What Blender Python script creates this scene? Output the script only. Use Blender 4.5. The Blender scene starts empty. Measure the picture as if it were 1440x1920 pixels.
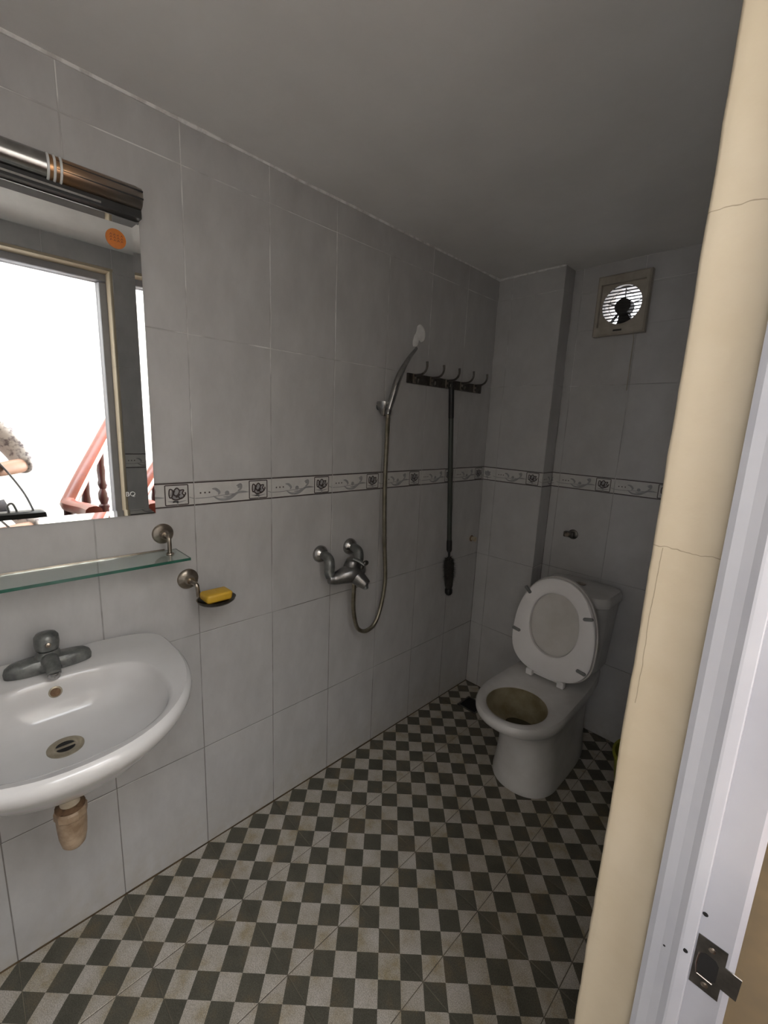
import bpy, bmesh, math, random
from mathutils import Vector, Matrix, noise
random.seed(4)
S = bpy.context.scene
COL = S.collection
PI = math.pi

# ------------------------------------------------------------------ camera
cam_d = bpy.data.cameras.new('camera'); cam = bpy.data.objects.new('camera', cam_d); COL.objects.link(cam)
right = Vector((0.69696779, 0.71583925, 0.04254492)); up = Vector((-0.16492985, 0.10227819, 0.98098793))
fwd = Vector((-0.69787824, 0.69073392, -0.18934786)); eye = Vector((1.267256, -0.4797402, 1.41154815))
cam.matrix_world = Matrix(((right.x, up.x, -fwd.x, eye.x), (right.y, up.y, -fwd.y, eye.y), (right.z, up.z, -fwd.z, eye.z), (0, 0, 0, 1)))
cam_d.sensor_fit = 'VERTICAL'; cam_d.sensor_height = 36.0; cam_d.lens = 814.145 / 1920 * 36.0
cam_d.clip_start = 0.005; cam_d.clip_end = 60
S.camera = cam
# ------------------------------------------------------------------ world, lights, exposure
W = bpy.data.worlds.new('world'); S.world = W; W.use_nodes = True
W.node_tree.nodes['Background'].inputs[0].default_value = (0.93, 0.94, 1.0, 1)
W.node_tree.nodes['Background'].inputs[1].default_value = 2.2
def area(name, loc, target, sx, sy, power, color):
    l = bpy.data.lights.new(name, 'AREA'); l.shape = 'RECTANGLE'; l.size = sx; l.size_y = sy; l.energy = power; l.color = color
    o = bpy.data.objects.new(name, l); COL.objects.link(o); o.location = loc
    o.rotation_euler = (Vector(target) - Vector(loc)).to_track_quat('-Z', 'Y').to_euler()
    return o
area('added_reveal_light', (1.62, -2.40, 1.75), (1.62, 0.0, 1.75), 0.50, 1.45, 7.0, (0.97, 0.98, 1.0))  # unseen lamp in an added opening, put in to light the door reveal
area('added_landing_light', (2.20, 2.05, 1.45), (2.70, 0.0, 1.45), 1.2, 1.7, 125, (0.97, 0.98, 1.0))  # unseen lamp added at the landing end to brighten the east stair wall
area('added_overhead_light', (2.35, -0.2, 3.17), (2.35, -0.2, 0.0), 0.9, 2.2, 24, (0.94, 0.97, 1.0))  # unseen overhead lamp added to fill the stairwell from above
vs = S.view_settings
vs.view_transform = 'Standard'; vs.look = 'None'; vs.gamma = 1.0; vs.use_curve_mapping = False
vs.exposure = 1.0

# ------------------------------------------------------------------ materials
def srgb(r, g, b):
    f = lambda c: (c / 255 / 12.92) if c / 255 <= 0.04045 else ((c / 255 + 0.055) / 1.055) ** 2.4
    return (f(r), f(g), f(b), 1)
class N:
    """tiny node helper"""
    def __init__(s, m): s.t = m.node_tree; s.n = s.t.nodes; s.l = s.t.links
    def new(s, typ, **kw):
        x = s.n.new(typ)
        for k, v in kw.items(): setattr(x, k, v)
        return x
    def link(s, a, b): s.l.new(a, b)
    def math(s, op, a, b=None):
        x = s.new('ShaderNodeMath', operation=op)
        for i, v in enumerate((a, b)):
            if v is None: continue
            if isinstance(v, (int, float)): x.inputs[i].default_value = v
            else: s.link(v, x.inputs[i])
        return x.outputs[0]
    def noise(s, vec, scale, detail=4, rough=0.6):
        x = s.new('ShaderNodeTexNoise'); x.inputs['Scale'].default_value = scale
        x.inputs['Detail'].default_value = detail; x.inputs['Roughness'].default_value = rough
        if vec is not None: s.link(vec, x.inputs['Vector'])
        return x.outputs['Fac']
    def ramp(s, fac, stops):
        x = s.new('ShaderNodeValToRGB'); e = x.color_ramp.elements
        while len(e) < len(stops): e.new(0.5)
        for el, (p, c) in zip(e, stops): el.position = p; el.color = c
        s.link(fac, x.inputs[0]); return x.outputs[0]
    def mix(s, fac, a, b, mode='MIX'):
        x = s.new('ShaderNodeMix', data_type='RGBA', blend_type=mode)
        for i, v in ((0, fac), (6, a), (7, b)):
            if isinstance(v, (int, float)): x.inputs[i].default_value = v
            elif isinstance(v, tuple): x.inputs[i].default_value = v
            else: s.link(v, x.inputs[i])
        return x.outputs[2]
def base(name, rough=0.5, metal=0.0, spec=0.5):
    m = bpy.data.materials.new(name); m.use_nodes = True
    n = N(m); b = n.n['Principled BSDF']
    b.inputs['Roughness'].default_value = rough; b.inputs['Metallic'].default_value = metal
    b.inputs['Specular IOR Level'].default_value = spec
    return m, n, b
def position(n): return n.new('ShaderNodeNewGeometry').outputs['Position']
def bump(n, b, h, strength=0.2, dist=0.002):
    x = n.new('ShaderNodeBump'); x.inputs['Strength'].default_value = strength; x.inputs['Distance'].default_value = dist
    n.link(h, x.inputs['Height']); n.link(x.outputs[0], b.inputs['Normal'])
def M(name, c1, c2=None, scale=12, rough=0.5, metal=0.0, spec=0.5, bmp=0.0, bscale=80, lo=0.35, hi=0.65):
    m, n, b = base(name, rough, metal, spec)
    if c2 is None: c2 = tuple(x * 0.86 for x in c1[:3]) + (1,)
    p = position(n)
    n.link(n.ramp(n.noise(p, scale), [(lo, c1), (hi, c2)]), b.inputs['Base Color'])
    if bmp: bump(n, b, n.noise(p, bscale), bmp)
    return m

def wall_tile_material():
    m, n, b = base('wall_tile_glaze', 0.34, 0, 0.45); p = position(n)
    mp = n.new('ShaderNodeMapping'); mp.inputs['Rotation'].default_value = (0.7, 0.2, 0.3); mp.inputs['Scale'].default_value = (1.0, 1.7, 0.8); n.link(p, mp.inputs[0])
    a = n.ramp(n.noise(mp.outputs[0], 9, 6, 0.62), [(0.30, (0.45, 0.44, 0.435, 1)), (0.55, (0.50, 0.49, 0.485, 1)), (0.78, (0.545, 0.535, 0.53, 1))])
    # yellow limescale and soap dirt left along the foot of the walls, in ragged patches
    sep = n.new('ShaderNodeSeparateXYZ'); n.link(p, sep.inputs[0])
    h = n.math('ADD', sep.outputs[2], n.math('MULTIPLY', n.noise(p, 7, 5), 0.34))
    st = n.ramp(h, [(0.12, (0.85, 0.85, 0.85, 1)), (0.34, (0, 0, 0, 1))])
    g = n.math('MULTIPLY', st, n.ramp(n.noise(p, 30, 4), [(0.35, (0.2, 0.2, 0.2, 1)), (0.7, (1, 1, 1, 1))]))
    col = n.mix(n.math('MULTIPLY', g, 0.55), a, (0.36, 0.30, 0.19, 1))
    n.link(col, b.inputs['Base Color'])
    bump(n, b, n.noise(p, 40, 3), 0.04, 0.002)
    return m
def grout_material():
    m, n, b = base('wall_grout', 0.9); p = position(n)
    # newer white grout from the border upwards, old dark grout below, in uneven stretches
    sep = n.new('ShaderNodeSeparateXYZ'); n.link(p, sep.inputs[0])
    h = n.math('ADD', n.math('MULTIPLY', sep.outputs[2], 0.22), n.noise(p, 6, 3))
    n.link(n.ramp(h, [(0.60, (0.20, 0.185, 0.17, 1)), (0.74, (0.36, 0.35, 0.34, 1)), (0.84, (0.46, 0.45, 0.44, 1)), (1.0, (0.78, 0.77, 0.75, 1))]), b.inputs['Base Color'])
    return m
def floor_tile_material():
    m, n, b = base('checked_floor_tile', 0.5, 0, 0.35); p = position(n)
    s = 0.25 / 3 / math.sqrt(2) * math.sqrt(2)
    sep = n.new('ShaderNodeSeparateXYZ'); n.link(p, sep.inputs[0]); x, y = sep.outputs[0], sep.outputs[1]
    k = 1.0 / (0.25 / 3)
    u = n.math('FLOOR', n.math('MULTIPLY', n.math('ADD', x, y), k)); v = n.math('FLOOR', n.math('MULTIPLY', n.math('SUBTRACT', y, x), k))
    chk = n.math('PINGPONG', n.math('ADD', u, v), 1.0)
    light = n.ramp(n.noise(p, 14, 5), [(0.33, (0.36, 0.30, 0.20, 1)), (0.48, (0.44, 0.395, 0.33, 1)), (0.68, (0.51, 0.47, 0.42, 1))])
    dark = n.ramp(n.noise(p, 11, 5), [(0.33, (0.085, 0.080, 0.060, 1)), (0.52, (0.105, 0.098, 0.074, 1)), (0.70, (0.15, 0.118, 0.075, 1))])
    col = n.mix(chk, light, dark)
    sp = n.ramp(n.noise(p, 420, 2), [(0.40, (0.72, 0.72, 0.72, 1)), (0.6, (1.12, 1.12, 1.12, 1))])
    n.link(n.mix(1.0, col, sp, 'MULTIPLY'), b.inputs['Base Color'])
    bump(n, b, n.noise(p, 300, 2), 0.25, 0.001)
    return m
def plaster_material(name, c1, c2, cracks=False):
    m, n, b = base(name, 0.75, 0, 0.3); p = position(n)
    col = n.ramp(n.noise(p, 4.5, 6, 0.65), [(0.36, c1), (0.66, c2)])
    if cracks:
        sep = n.new('ShaderNodeSeparateXYZ'); n.link(p, sep.inputs[0])
        wob = n.math('MULTIPLY', n.math('SUBTRACT', n.noise(p, 22, 3), 0.5), 0.022)
        tot = None
        for z0 in (1.2915, 1.6395):
            d = n.math('ABSOLUTE', n.math('SUBTRACT', n.math('ADD', sep.outputs[2], wob), z0))
            k = n.math('LESS_THAN', d, 0.0005); tot = k if tot is None else n.math('MAXIMUM', tot, k)
        wob2 = n.math('MULTIPLY', n.math('SUBTRACT', n.noise(p, 16, 3), 0.5), 0.008)
        d = n.math('ABSOLUTE', n.math('SUBTRACT', n.math('ADD', sep.outputs[0], wob2), 1.1475))
        v = n.math('MULTIPLY', n.math('LESS_THAN', d, 0.0004), n.math('LESS_THAN', n.math('ABSOLUTE', n.math('SUBTRACT', sep.outputs[2], 1.19)), 0.10))
        tot = n.math('MAXIMUM', tot, v)
        col = n.mix(n.math('MULTIPLY', tot, 0.6), col, (0.16, 0.12, 0.075, 1))
    n.link(col, b.inputs['Base Color'])
    h = n.math('ADD', n.noise(p, 9, 4), n.math('MULTIPLY', n.noise(p, 120, 3), 0.15))
    bump(n, b, h, 0.22, 0.006)
    return m
def ceramic(name, c1, c2, rough=0.14):
    return M(name, c1, c2, 7, rough, 0, 0.55)
MT = dict(
    tile=wall_tile_material(), grout=grout_material(), floor=floor_tile_material(),
    ceil=plaster_material('ceiling_plaster', (0.80, 0.785, 0.765, 1), (0.85, 0.835, 0.815, 1)),
    cream=plaster_material('cream_paint', (0.515, 0.43, 0.305, 1), (0.57, 0.49, 0.365, 1), True),
    stairwall=plaster_material('stair_wall_paint', (0.84, 0.825, 0.79, 1), (0.88, 0.87, 0.85, 1)),
    caulk=M('white_caulk', (0.86, 0.85, 0.83, 1), (0.60, 0.58, 0.56, 1), 30, 0.9, lo=0.45, hi=0.65),
    dirt=M('brown_dirty_joint', (0.10, 0.065, 0.03, 1), (0.045, 0.03, 0.016, 1), 14, 0.9),
    fgrout=M('floor_grout', (0.19, 0.165, 0.12, 1), (0.07, 0.06, 0.045, 1), 6, 0.9),
    hall=M('brown_hall_floor', (0.032, 0.020, 0.0075, 1), (0.022, 0.014, 0.0055, 1), 6, 0.85, 0, 0.15),
    bprint=M('border_tile_glaze', (0.60, 0.585, 0.56, 1), (0.54, 0.525, 0.505, 1), 20, 0.3),
    dprint=M('dark_brown_print', (0.045, 0.032, 0.030, 1), (0.06, 0.045, 0.042, 1), 40, 0.35),
    gprint=M('grey_scroll_print', (0.26, 0.255, 0.26, 1), (0.33, 0.325, 0.325, 1), 40, 0.35),
    frame=M('white_frame_paint', (0.39, 0.39, 0.42, 1), (0.43, 0.43, 0.455, 1), 8, 0.42),
    basin=ceramic('white_basin_glaze', (0.60, 0.585, 0.575, 1), (0.565, 0.55, 0.535, 1)),
    toilet=ceramic('dull_white_toilet_glaze', (0.62, 0.605, 0.59, 1), (0.53, 0.515, 0.495, 1), 0.25),
    grime=M('stained_bowl_glaze', (0.42, 0.37, 0.25, 1), (0.27, 0.225, 0.125, 1), 14, 0.3),
    seat=M('white_seat_plastic', (0.84, 0.81, 0.80, 1), (0.80, 0.77, 0.755, 1), 8, 0.35),
    lid=M('lid_inside_plastic', (0.66, 0.63, 0.60, 1), (0.58, 0.55, 0.51, 1), 8, 0.35),
    bumper=M('grey_rubber', (0.20, 0.20, 0.195, 1), None, 20, 0.7),
    water=M('bowl_water', (0.10, 0.09, 0.06, 1), None, 10, 0.05),
    chrome=M('worn_chrome', (0.42, 0.41, 0.40, 1), (0.30, 0.295, 0.29, 1), 30, 0.24, 1.0),
    dullmetal=M('corroded_grey_metal', (0.22, 0.225, 0.215, 1), (0.11, 0.115, 0.11, 1), 38, 0.42, 0.55, bmp=0.3, bscale=160),
    nickel=M('antique_nickel', (0.42, 0.37, 0.31, 1), (0.28, 0.24, 0.20, 1), 40, 0.28, 1.0),
    darkmetal=M('tarnished_dark_metal', (0.15, 0.14, 0.125, 1), (0.08, 0.075, 0.068, 1), 40, 0.35, 0.9),
    mixermetal=M('dull_mixer_metal', (0.25, 0.245, 0.24, 1), (0.17, 0.168, 0.165, 1), 30, 0.28, 0.9),
    hose=M('ribbed_metal_hose', (0.34, 0.31, 0.245, 1), (0.22, 0.20, 0.15, 1), 25, 0.34, 0.9),
    pipe=M('ivory_pipe', (0.62, 0.55, 0.44, 1), (0.42, 0.34, 0.23, 1), 24, 0.5),
    trap=M('rust_stained_trap', (0.48, 0.36, 0.25, 1), (0.27, 0.18, 0.11, 1), 30, 0.5),
    rust=M('dark_rust_ring', (0.09, 0.05, 0.028, 1), (0.22, 0.13, 0.07, 1), 60, 0.8),
    black=M('black_plastic', (0.012, 0.012, 0.012, 1), None, 10, 0.45),
    green=M('dark_green_plastic', (0.055, 0.062, 0.052, 1), (0.04, 0.046, 0.038, 1), 10, 0.4),
    bristle=M('dark_bristle', (0.022, 0.02, 0.016, 1), (0.04, 0.036, 0.03, 1), 60, 0.9),
    soap=M('yellow_soap', (0.66, 0.40, 0.035, 1), (0.55, 0.33, 0.03, 1), 18, 0.5),
    lime=M('yellow_green_plastic', (0.34, 0.34, 0.03, 1), (0.26, 0.27, 0.025, 1), 9, 0.4),
    drain=M('drain_metal', (0.42, 0.37, 0.28, 1), (0.30, 0.26, 0.19, 1), 40, 0.38, 0.6),
    hole=M('dark_opening', (0.008, 0.007, 0.006, 1), None, 10, 0.9),
    fan=M('aged_fan_plastic', (0.46, 0.42, 0.36, 1), (0.36, 0.32, 0.26, 1), 16, 0.5),
    fandark=M('dark_fan_motor', (0.035, 0.033, 0.032, 1), None, 10, 0.6),
    wood=M('red_varnished_wood', (0.26, 0.055, 0.030, 1), (0.19, 0.038, 0.022, 1), 9, 0.28),
    darkwood=M('dark_red_wood', (0.06, 0.014, 0.014, 1), (0.035, 0.009, 0.010, 1), 12, 0.3),
    patch=M('white_plaster_patch', (0.92, 0.91, 0.89, 1), (0.80, 0.79, 0.77, 1), 40, 0.9, bmp=0.5, bscale=90),
    sticker=M('orange_sticker', (0.62, 0.17, 0.012, 1), (0.50, 0.15, 0.015, 1), 60, 0.4),
    reflection_tint=M('reflection_brown_metal', (0.38, 0.26, 0.18, 1), (0.30, 0.225, 0.175, 1), 12, 0.3, 0.9),
    paleplastic=M('white_ring_plastic', (0.80, 0.80, 0.79, 1), None, 10, 0.3),
    skin=M('skin', (0.50, 0.29, 0.20, 1), (0.46, 0.26, 0.175, 1), 20, 0.5),
    hair=M('black_hair', (0.02, 0.016, 0.013, 1), None, 40, 0.5),
    blouse=M('pale_printed_blouse', (0.55, 0.51, 0.49, 1), (0.17, 0.14, 0.15, 1), 38, 0.85, lo=0.50, hi=0.66),
    trouser=M('dark_trousers', (0.035, 0.035, 0.045, 1), None, 20, 0.85),
)
def mirror_material():
    m, n, b = base('silvered_glass', 0.012, 1.0); p = position(n)
    n.link(n.ramp(n.noise(p, 26, 5), [(0.4, (0.90, 0.93, 0.93, 1)), (0.7, (0.84, 0.87, 0.87, 1))]), b.inputs['Base Color'])
    return m
MT['mirror'] = mirror_material()
def reflection_tint_material():
    m, n, b = base('reflection_tinted_tube', 0.3, 0.9); p = position(n)
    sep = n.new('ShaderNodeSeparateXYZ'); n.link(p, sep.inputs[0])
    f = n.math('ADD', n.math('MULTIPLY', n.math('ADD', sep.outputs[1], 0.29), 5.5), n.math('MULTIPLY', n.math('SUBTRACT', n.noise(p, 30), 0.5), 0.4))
    n.link(n.ramp(f, [(0.05, (0.46, 0.26, 0.13, 1)), (0.45, (0.36, 0.26, 0.19, 1)), (0.9, (0.31, 0.28, 0.25, 1))]), b.inputs['Base Color'])  # brown fading to grey paints a reflection into the tube colour
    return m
MT['reflection_tint'] = reflection_tint_material()
def glass_material():
    m, n, b = base('green_shelf_glass', 0.03)
    b.inputs['Base Color'].default_value = (0.80, 0.90, 0.86, 1); b.inputs['Transmission Weight'].default_value = 0.92; b.inputs['IOR'].default_value = 1.5
    return m
MT['glass'] = glass_material()
MT['glassedge'] = M('green_glass_edge', (0.02, 0.085, 0.06, 1), (0.03, 0.12, 0.085, 1), 20, 0.15)

# ------------------------------------------------------------------ object helpers
ORG = {}
def props(o, label=None, cat=None, group=None, kind=None):
    for k, v in (('label', label), ('category', cat), ('group', group), ('kind', kind)):
        if v: o[k] = v
    return o
def thing(name, label, cat, loc=(0, 0, 0), group=None, kind=None):
    o = bpy.data.objects.new(name, None); COL.objects.link(o); o.location = loc; o.empty_display_size = 0.05
    ORG[o] = Vector(loc); return props(o, label, cat, group, kind)
def obj(name, bm, mat, parent=None, smooth=False, loc=None):
    """bmesh in world coordinates -> one mesh object"""
    org = ORG[parent] if parent is not None else Vector(loc if loc else (0, 0, 0))
    bmesh.ops.translate(bm, verts=bm.verts, vec=-org)
    bmesh.ops.recalc_face_normals(bm, faces=bm.faces)
    me = bpy.data.meshes.new(name); bm.to_mesh(me); bm.free()
    me.materials.append(MT[mat])
    if smooth:
        me.polygons.foreach_set('use_smooth', [True] * len(me.polygons))
        try: me.set_sharp_from_angle(angle=math.radians(38))
        except Exception: pass
    o = bpy.data.objects.new(name, me); COL.objects.link(o)
    if parent is not None: o.parent = parent; ORG[o] = org
    else: o.location = org; ORG[o] = org
    return o
def B(): return bmesh.new()
def box(bm, lo, hi, bev=0.0, seg=2):
    r = bmesh.ops.create_cube(bm, size=1.0)
    vs_ = r['verts']; lo = Vector(lo); hi = Vector(hi)
    for v in vs_: v.co = Vector((lo[i] + (v.co[i] + 0.5) * (hi[i] - lo[i]) for i in range(3)))
    if bev:
        es = {e for v in vs_ for e in v.link_edges}
        bmesh.ops.bevel(bm, geom=list(es), offset=bev, segments=seg, affect='EDGES', profile=0.5)
    return bm
def loft(bm, rings, cap0=True, cap1=True, closed=True):
    rs = [[bm.verts.new(p) for p in r] for r in rings]; n = len(rs[0])
    for a, b in zip(rs, rs[1:]):
        for i in range(n if closed else n - 1):
            j = (i + 1) % n
            try: bm.faces.new((a[i], a[j], b[j], b[i]))
            except ValueError: pass
    if cap0: bm.faces.new(rs[0])
    if cap1: bm.faces.new(rs[-1])
    return bm
def frame_of(d, hint=Vector((0, 0, 1))):
    d = d.normalized()
    if abs(d.dot(hint)) > 0.97: hint = Vector((1, 0, 0)) if abs(d.x) < 0.9 else Vector((0, 1, 0))
    a = d.cross(hint).normalized(); return a, d.cross(a).normalized()
def smooth_path(pts, n=8):
    P = [Vector(p) for p in pts]; out = []
    for i in range(len(P) - 1):
        p0 = P[max(i - 1, 0)]; p1 = P[i]; p2 = P[i + 1]; p3 = P[min(i + 2, len(P) - 1)]
        for k in range(n):
            t = k / n
            out.append(0.5 * ((2 * p1) + (p2 - p0) * t + (2 * p0 - 5 * p1 + 4 * p2 - p3) * t * t + (3 * p1 - p0 - 3 * p2 + p3) * t ** 3))
    out.append(P[-1]); return out
def tube(bm, pts, rad, seg=14, smooth=0, flat=1.0):
    """rad: number or list per point; flat squashes the second axis"""
    pts = [Vector(p) for p in pts]; m = len(pts)
    rr = [rad] * m if isinstance(rad, (int, float)) else list(rad)
    if smooth:
        q = smooth_path(pts, smooth); R = []
        for i in range(len(q)):
            f = i / smooth; a = min(int(f), m - 2); t = f - a; R.append(rr[a] * (1 - t) + rr[a + 1] * t)
        pts, rr = q, R
    rings = []; a = b = None
    for i, p in enumerate(pts):
        d = (pts[min(i + 1, len(pts) - 1)] - pts[max(i - 1, 0)]).normalized()
        if a is None: a, b = frame_of(d)
        else:
            a = (a - d * a.dot(d)).normalized(); b = d.cross(a).normalized()
        rings.append([p + (a * math.cos(2 * PI * k / seg) + b * flat * math.sin(2 * PI * k / seg)) * rr[i] for k in range(seg)])
    return loft(bm, rings)
def lathe(bm, origin, axis, prof, seg=32):
    """prof: list of (distance along axis, radius)"""
    o = Vector(origin); d = Vector(axis).normalized(); a, b = frame_of(d); rings = []
    for h, r in prof:
        r = max(r, 0.0002)
        rings.append([o + d * h + (a * math.cos(2 * PI * k / seg) + b * math.sin(2 * PI * k / seg)) * r for k in range(seg)])
    return loft(bm, rings)
def ellipsoid(bm, c, r, seg=20, rings=12, rot=None):
    mm = Matrix.Translation(c) @ (rot.to_4x4() if rot else Matrix.Identity(4)) @ Matrix.Diagonal((*r, 1))
    bmesh.ops.create_uvsphere(bm, u_segments=seg, v_segments=rings, radius=1.0, matrix=mm); return bm
def prism(bm, poly, fn):
    """poly of (a,b) -> two rings through fn(a,b,side)"""
    return loft(bm, [[fn(a, b, 0) for a, b in poly], [fn(a, b, 1) for a, b in poly]])
def poly_flat(bm, pts):
    bm.faces.new([bm.verts.new(p) for p in pts]); return bm

# ------------------------------------------------------------------ room constants
WID = 1.1377; YB = 1.60; YF = -1.00; HC = 2.143; YP = 1.50; XP = 0.327; YJ = 0.092; XO = 1.287; DY0 = -0.72; DZ = 2.048
ROWS = [0.0, 0.3675, 0.7675, 1.1675, 1.2375, 1.6390, 2.0430, HC]
TT = 0.008       # tile thickness; tile faces lie on the planes above, the bed lies behind
GAP = 0.0010

def structure(name, bm, mat, label, cat, kind='structure'):
    o = obj(name, bm, mat); return props(o, label, cat, kind=kind)
# wall beds (grout and masonry) behind the tiles
left = structure('wall_left', box(B(), (-0.12, YF - 0.1, -0.05), (-0.0007, YP + 0.1, HC + 0.05)), 'grout', 'long grey tiled wall with mirror, basin and shower fittings', 'wall')
bm = B(); box(bm, (-0.0015, YP + 0.0015, -0.05), (XP - 0.0015, YB + 0.12, HC + 0.05))
pillar = structure('wall_pillar', bm, 'grout', 'narrow tiled pillar boxed out in the far left corner', 'wall')
FX0, FX1, FZ0, FZ1 = 0.472, 0.628, 1.880, 2.036      # fan opening through the back wall
bm = B(); y0, y1 = YB + 0.0015, YB + 0.12
box(bm, (XP - 0.0015, y0, -0.05), (FX0, y1, HC + 0.05)); box(bm, (FX1, y0, -0.05), (XO, y1, HC + 0.05))
box(bm, (FX0, y0, -0.05), (FX1, y1, FZ0)); box(bm, (FX0, y0, FZ1), (FX1, y1, HC + 0.05))
back = structure('wall_back', bm, 'grout', 'dim tiled back wall behind the toilet with the fan opening', 'wall')
# right wall with the doorway: bed towards the bathroom, cream plaster through the reveal
bm = B(); XS = WID + 0.012
def ring_wall(bm, x0, x1, ya, yb, inset=0.0):
    box(bm, (x0, YJ + inset, -0.05), (x1, yb, HC + 0.05)); box(bm, (x0, ya, -0.05), (x1, DY0 - inset, HC + 0.05))
    box(bm, (x0, DY0 - inset, DZ + inset), (x1, YJ + inset, HC + 0.05))
ring_wall(bm, WID + 0.0015, XS, YF - 0.1, YB + 0.12, 0.004)
rightw = structure('wall_right', bm, 'grout', 'tiled wall with the doorway seen in the mirror', 'wall')
# plaster reveal, softly rounded and uneven at the arris
bm = B()
def reveal_profile(z, side):
    w = 0.0018 * noise.noise(Vector((3.1, side, z * 9))) + 0.0012 * noise.noise(Vector((7.7, side, z * 31)))
    return w
zs = [-0.05 + i * (DZ + 0.05) / 90 for i in range(91)]
rings = []
for z in zs:
    w = reveal_profile(z, 0)
    w *= 0.7; pr = [(WID + 0.012, YJ + 0.10), (WID + 0.012, YJ + 0.0115), (WID + w, YJ + 0.0110), (WID + w, YJ + 0.004), (WID + 0.0012 + w, YJ + 0.0010), (WID + 0.004 + w, YJ - 0.0002), (WID + 0.012 + w, YJ + w * 0.4), (WID + 0.035, YJ + w * 0.3), (1.215, YJ), (XO, YJ), (XO, YJ + 0.10)]
    rings.append([(x, y, z) for x, y in pr])
loft(bm, rings)
box(bm, (WID, DY0 - 0.1, -0.05), (XO, DY0, DZ)); box(bm, (WID, DY0 - 0.1, DZ), (XO, YJ + 0.1, DZ + 0.0115)); box(bm, (XS, DY0 - 0.1, DZ + 0.0115), (XO, YJ + 0.1, HC + 0.05))
jamb = structure('wall_doorway', bm, 'cream', 'cream plastered door reveal with hairline cracks', 'wall')
for f in jamb.data.polygons: f.use_smooth = True
jamb.data.set_sharp_from_angle(angle=math.radians(50))
structure('wall_front', box(B(), (-0.12, YF - 0.1, -0.05), (WID + 0.05, YF, HC + 0.05)), 'tile', 'plain tiled end wall beyond the basin', 'wall')
bm = B()
nx, ny = 26, 56
gv = [[bm.verts.new((-0.1 + i * (XO + 0.1 - 0.02) / nx, YF - 0.1 + j * (YB + 0.2 - YF) / ny, HC + 0.004 * noise.noise(Vector((i * 0.25, j * 0.22, 0))) )) for j in range(ny + 1)] for i in range(nx + 1)]
for i in range(nx):
    for j in range(ny): bm.faces.new((gv[i][j], gv[i + 1][j], gv[i + 1][j + 1], gv[i][j + 1]))
r = bmesh.ops.extrude_face_region(bm, geom=bm.faces[:])
bmesh.ops.translate(bm, verts=[v for v in r['geom'] if isinstance(v, bmesh.types.BMVert)], vec=(0, 0, 0.08))
ceil = structure('ceiling', bm, 'ceil', 'uneven grey plaster ceiling of the bathroom', 'ceiling')
for f in ceil.data.polygons: f.use_smooth = True
floor = structure('floor', box(B(), (-0.1, YF - 0.1, -0.06), (XO, YB + 0.1, -0.0012)), 'fgrout', 'checked dark and pale tiled bathroom floor', 'floor')

# ------------------------------------------------------------------ wall and floor tiles, one object each
TM = {}
def chamfer_box(bm, a0, a1, b0, b1, t, c=0.0012):
    """tile in its own plane (a,b); front face at depth 0, body to depth t"""
    def q(a, b, d): return (a, b, d)
    back_ = [q(a0, b0, t), q(a1, b0, t), q(a1, b1, t), q(a0, b1, t)]
    mid = [q(a0, b0, c * .7), q(a1, b0, c * .7), q(a1, b1, c * .7), q(a0, b1, c * .7)]
    fr = [q(a0 + c, b0 + c, 0), q(a1 - c, b0 + c, 0), q(a1 - c, b1 - c, 0), q(a0 + c, b1 - c, 0)]
    return loft(bm, [back_, mid, fr])
PLANES = {   # (a,b,d) -> world direction matrices: a along, b up, d into the wall
    'left': Matrix(((0, 0, -1), (1, 0, 0), (0, 1, 0))),
    'back': Matrix(((1, 0, 0), (0, 0, 1), (0, 1, 0))),
    'side': Matrix(((0, 0, -1), (1, 0, 0), (0, 1, 0))),
    'right': Matrix(((0, 0, 1), (1, 0, 0), (0, 1, 0))),
    'floor': Matrix(((1, 0, 0), (0, 1, 0), (0, 0, -1)))}
def tile(name, parent, plane, origin, rects, mat, t=TT):
    key = (name, plane, mat, tuple(tuple(round(v, 4) for v in r) for r in rects))
    if key not in TM:
        bm = B()
        for (a0, a1, b0, b1) in rects: chamfer_box(bm, a0, a1, b0, b1, t)
        bmesh.ops.transform(bm, matrix=PLANES[plane].to_4x4(), verts=bm.verts)
        bmesh.ops.recalc_face_normals(bm, faces=bm.faces)
        me = bpy.data.meshes.new(name); bm.to_mesh(me); bm.free(); me.materials.append(MT[mat]); TM[key] = me
    o = bpy.data.objects.new(name, TM[key]); COL.objects.link(o); o.parent = parent; o.location = origin
    jit = 0.0004
    o.location = Vector(origin) + PLANES[plane] @ Vector((0, 0, random.uniform(-jit, jit)))
    return o
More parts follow.
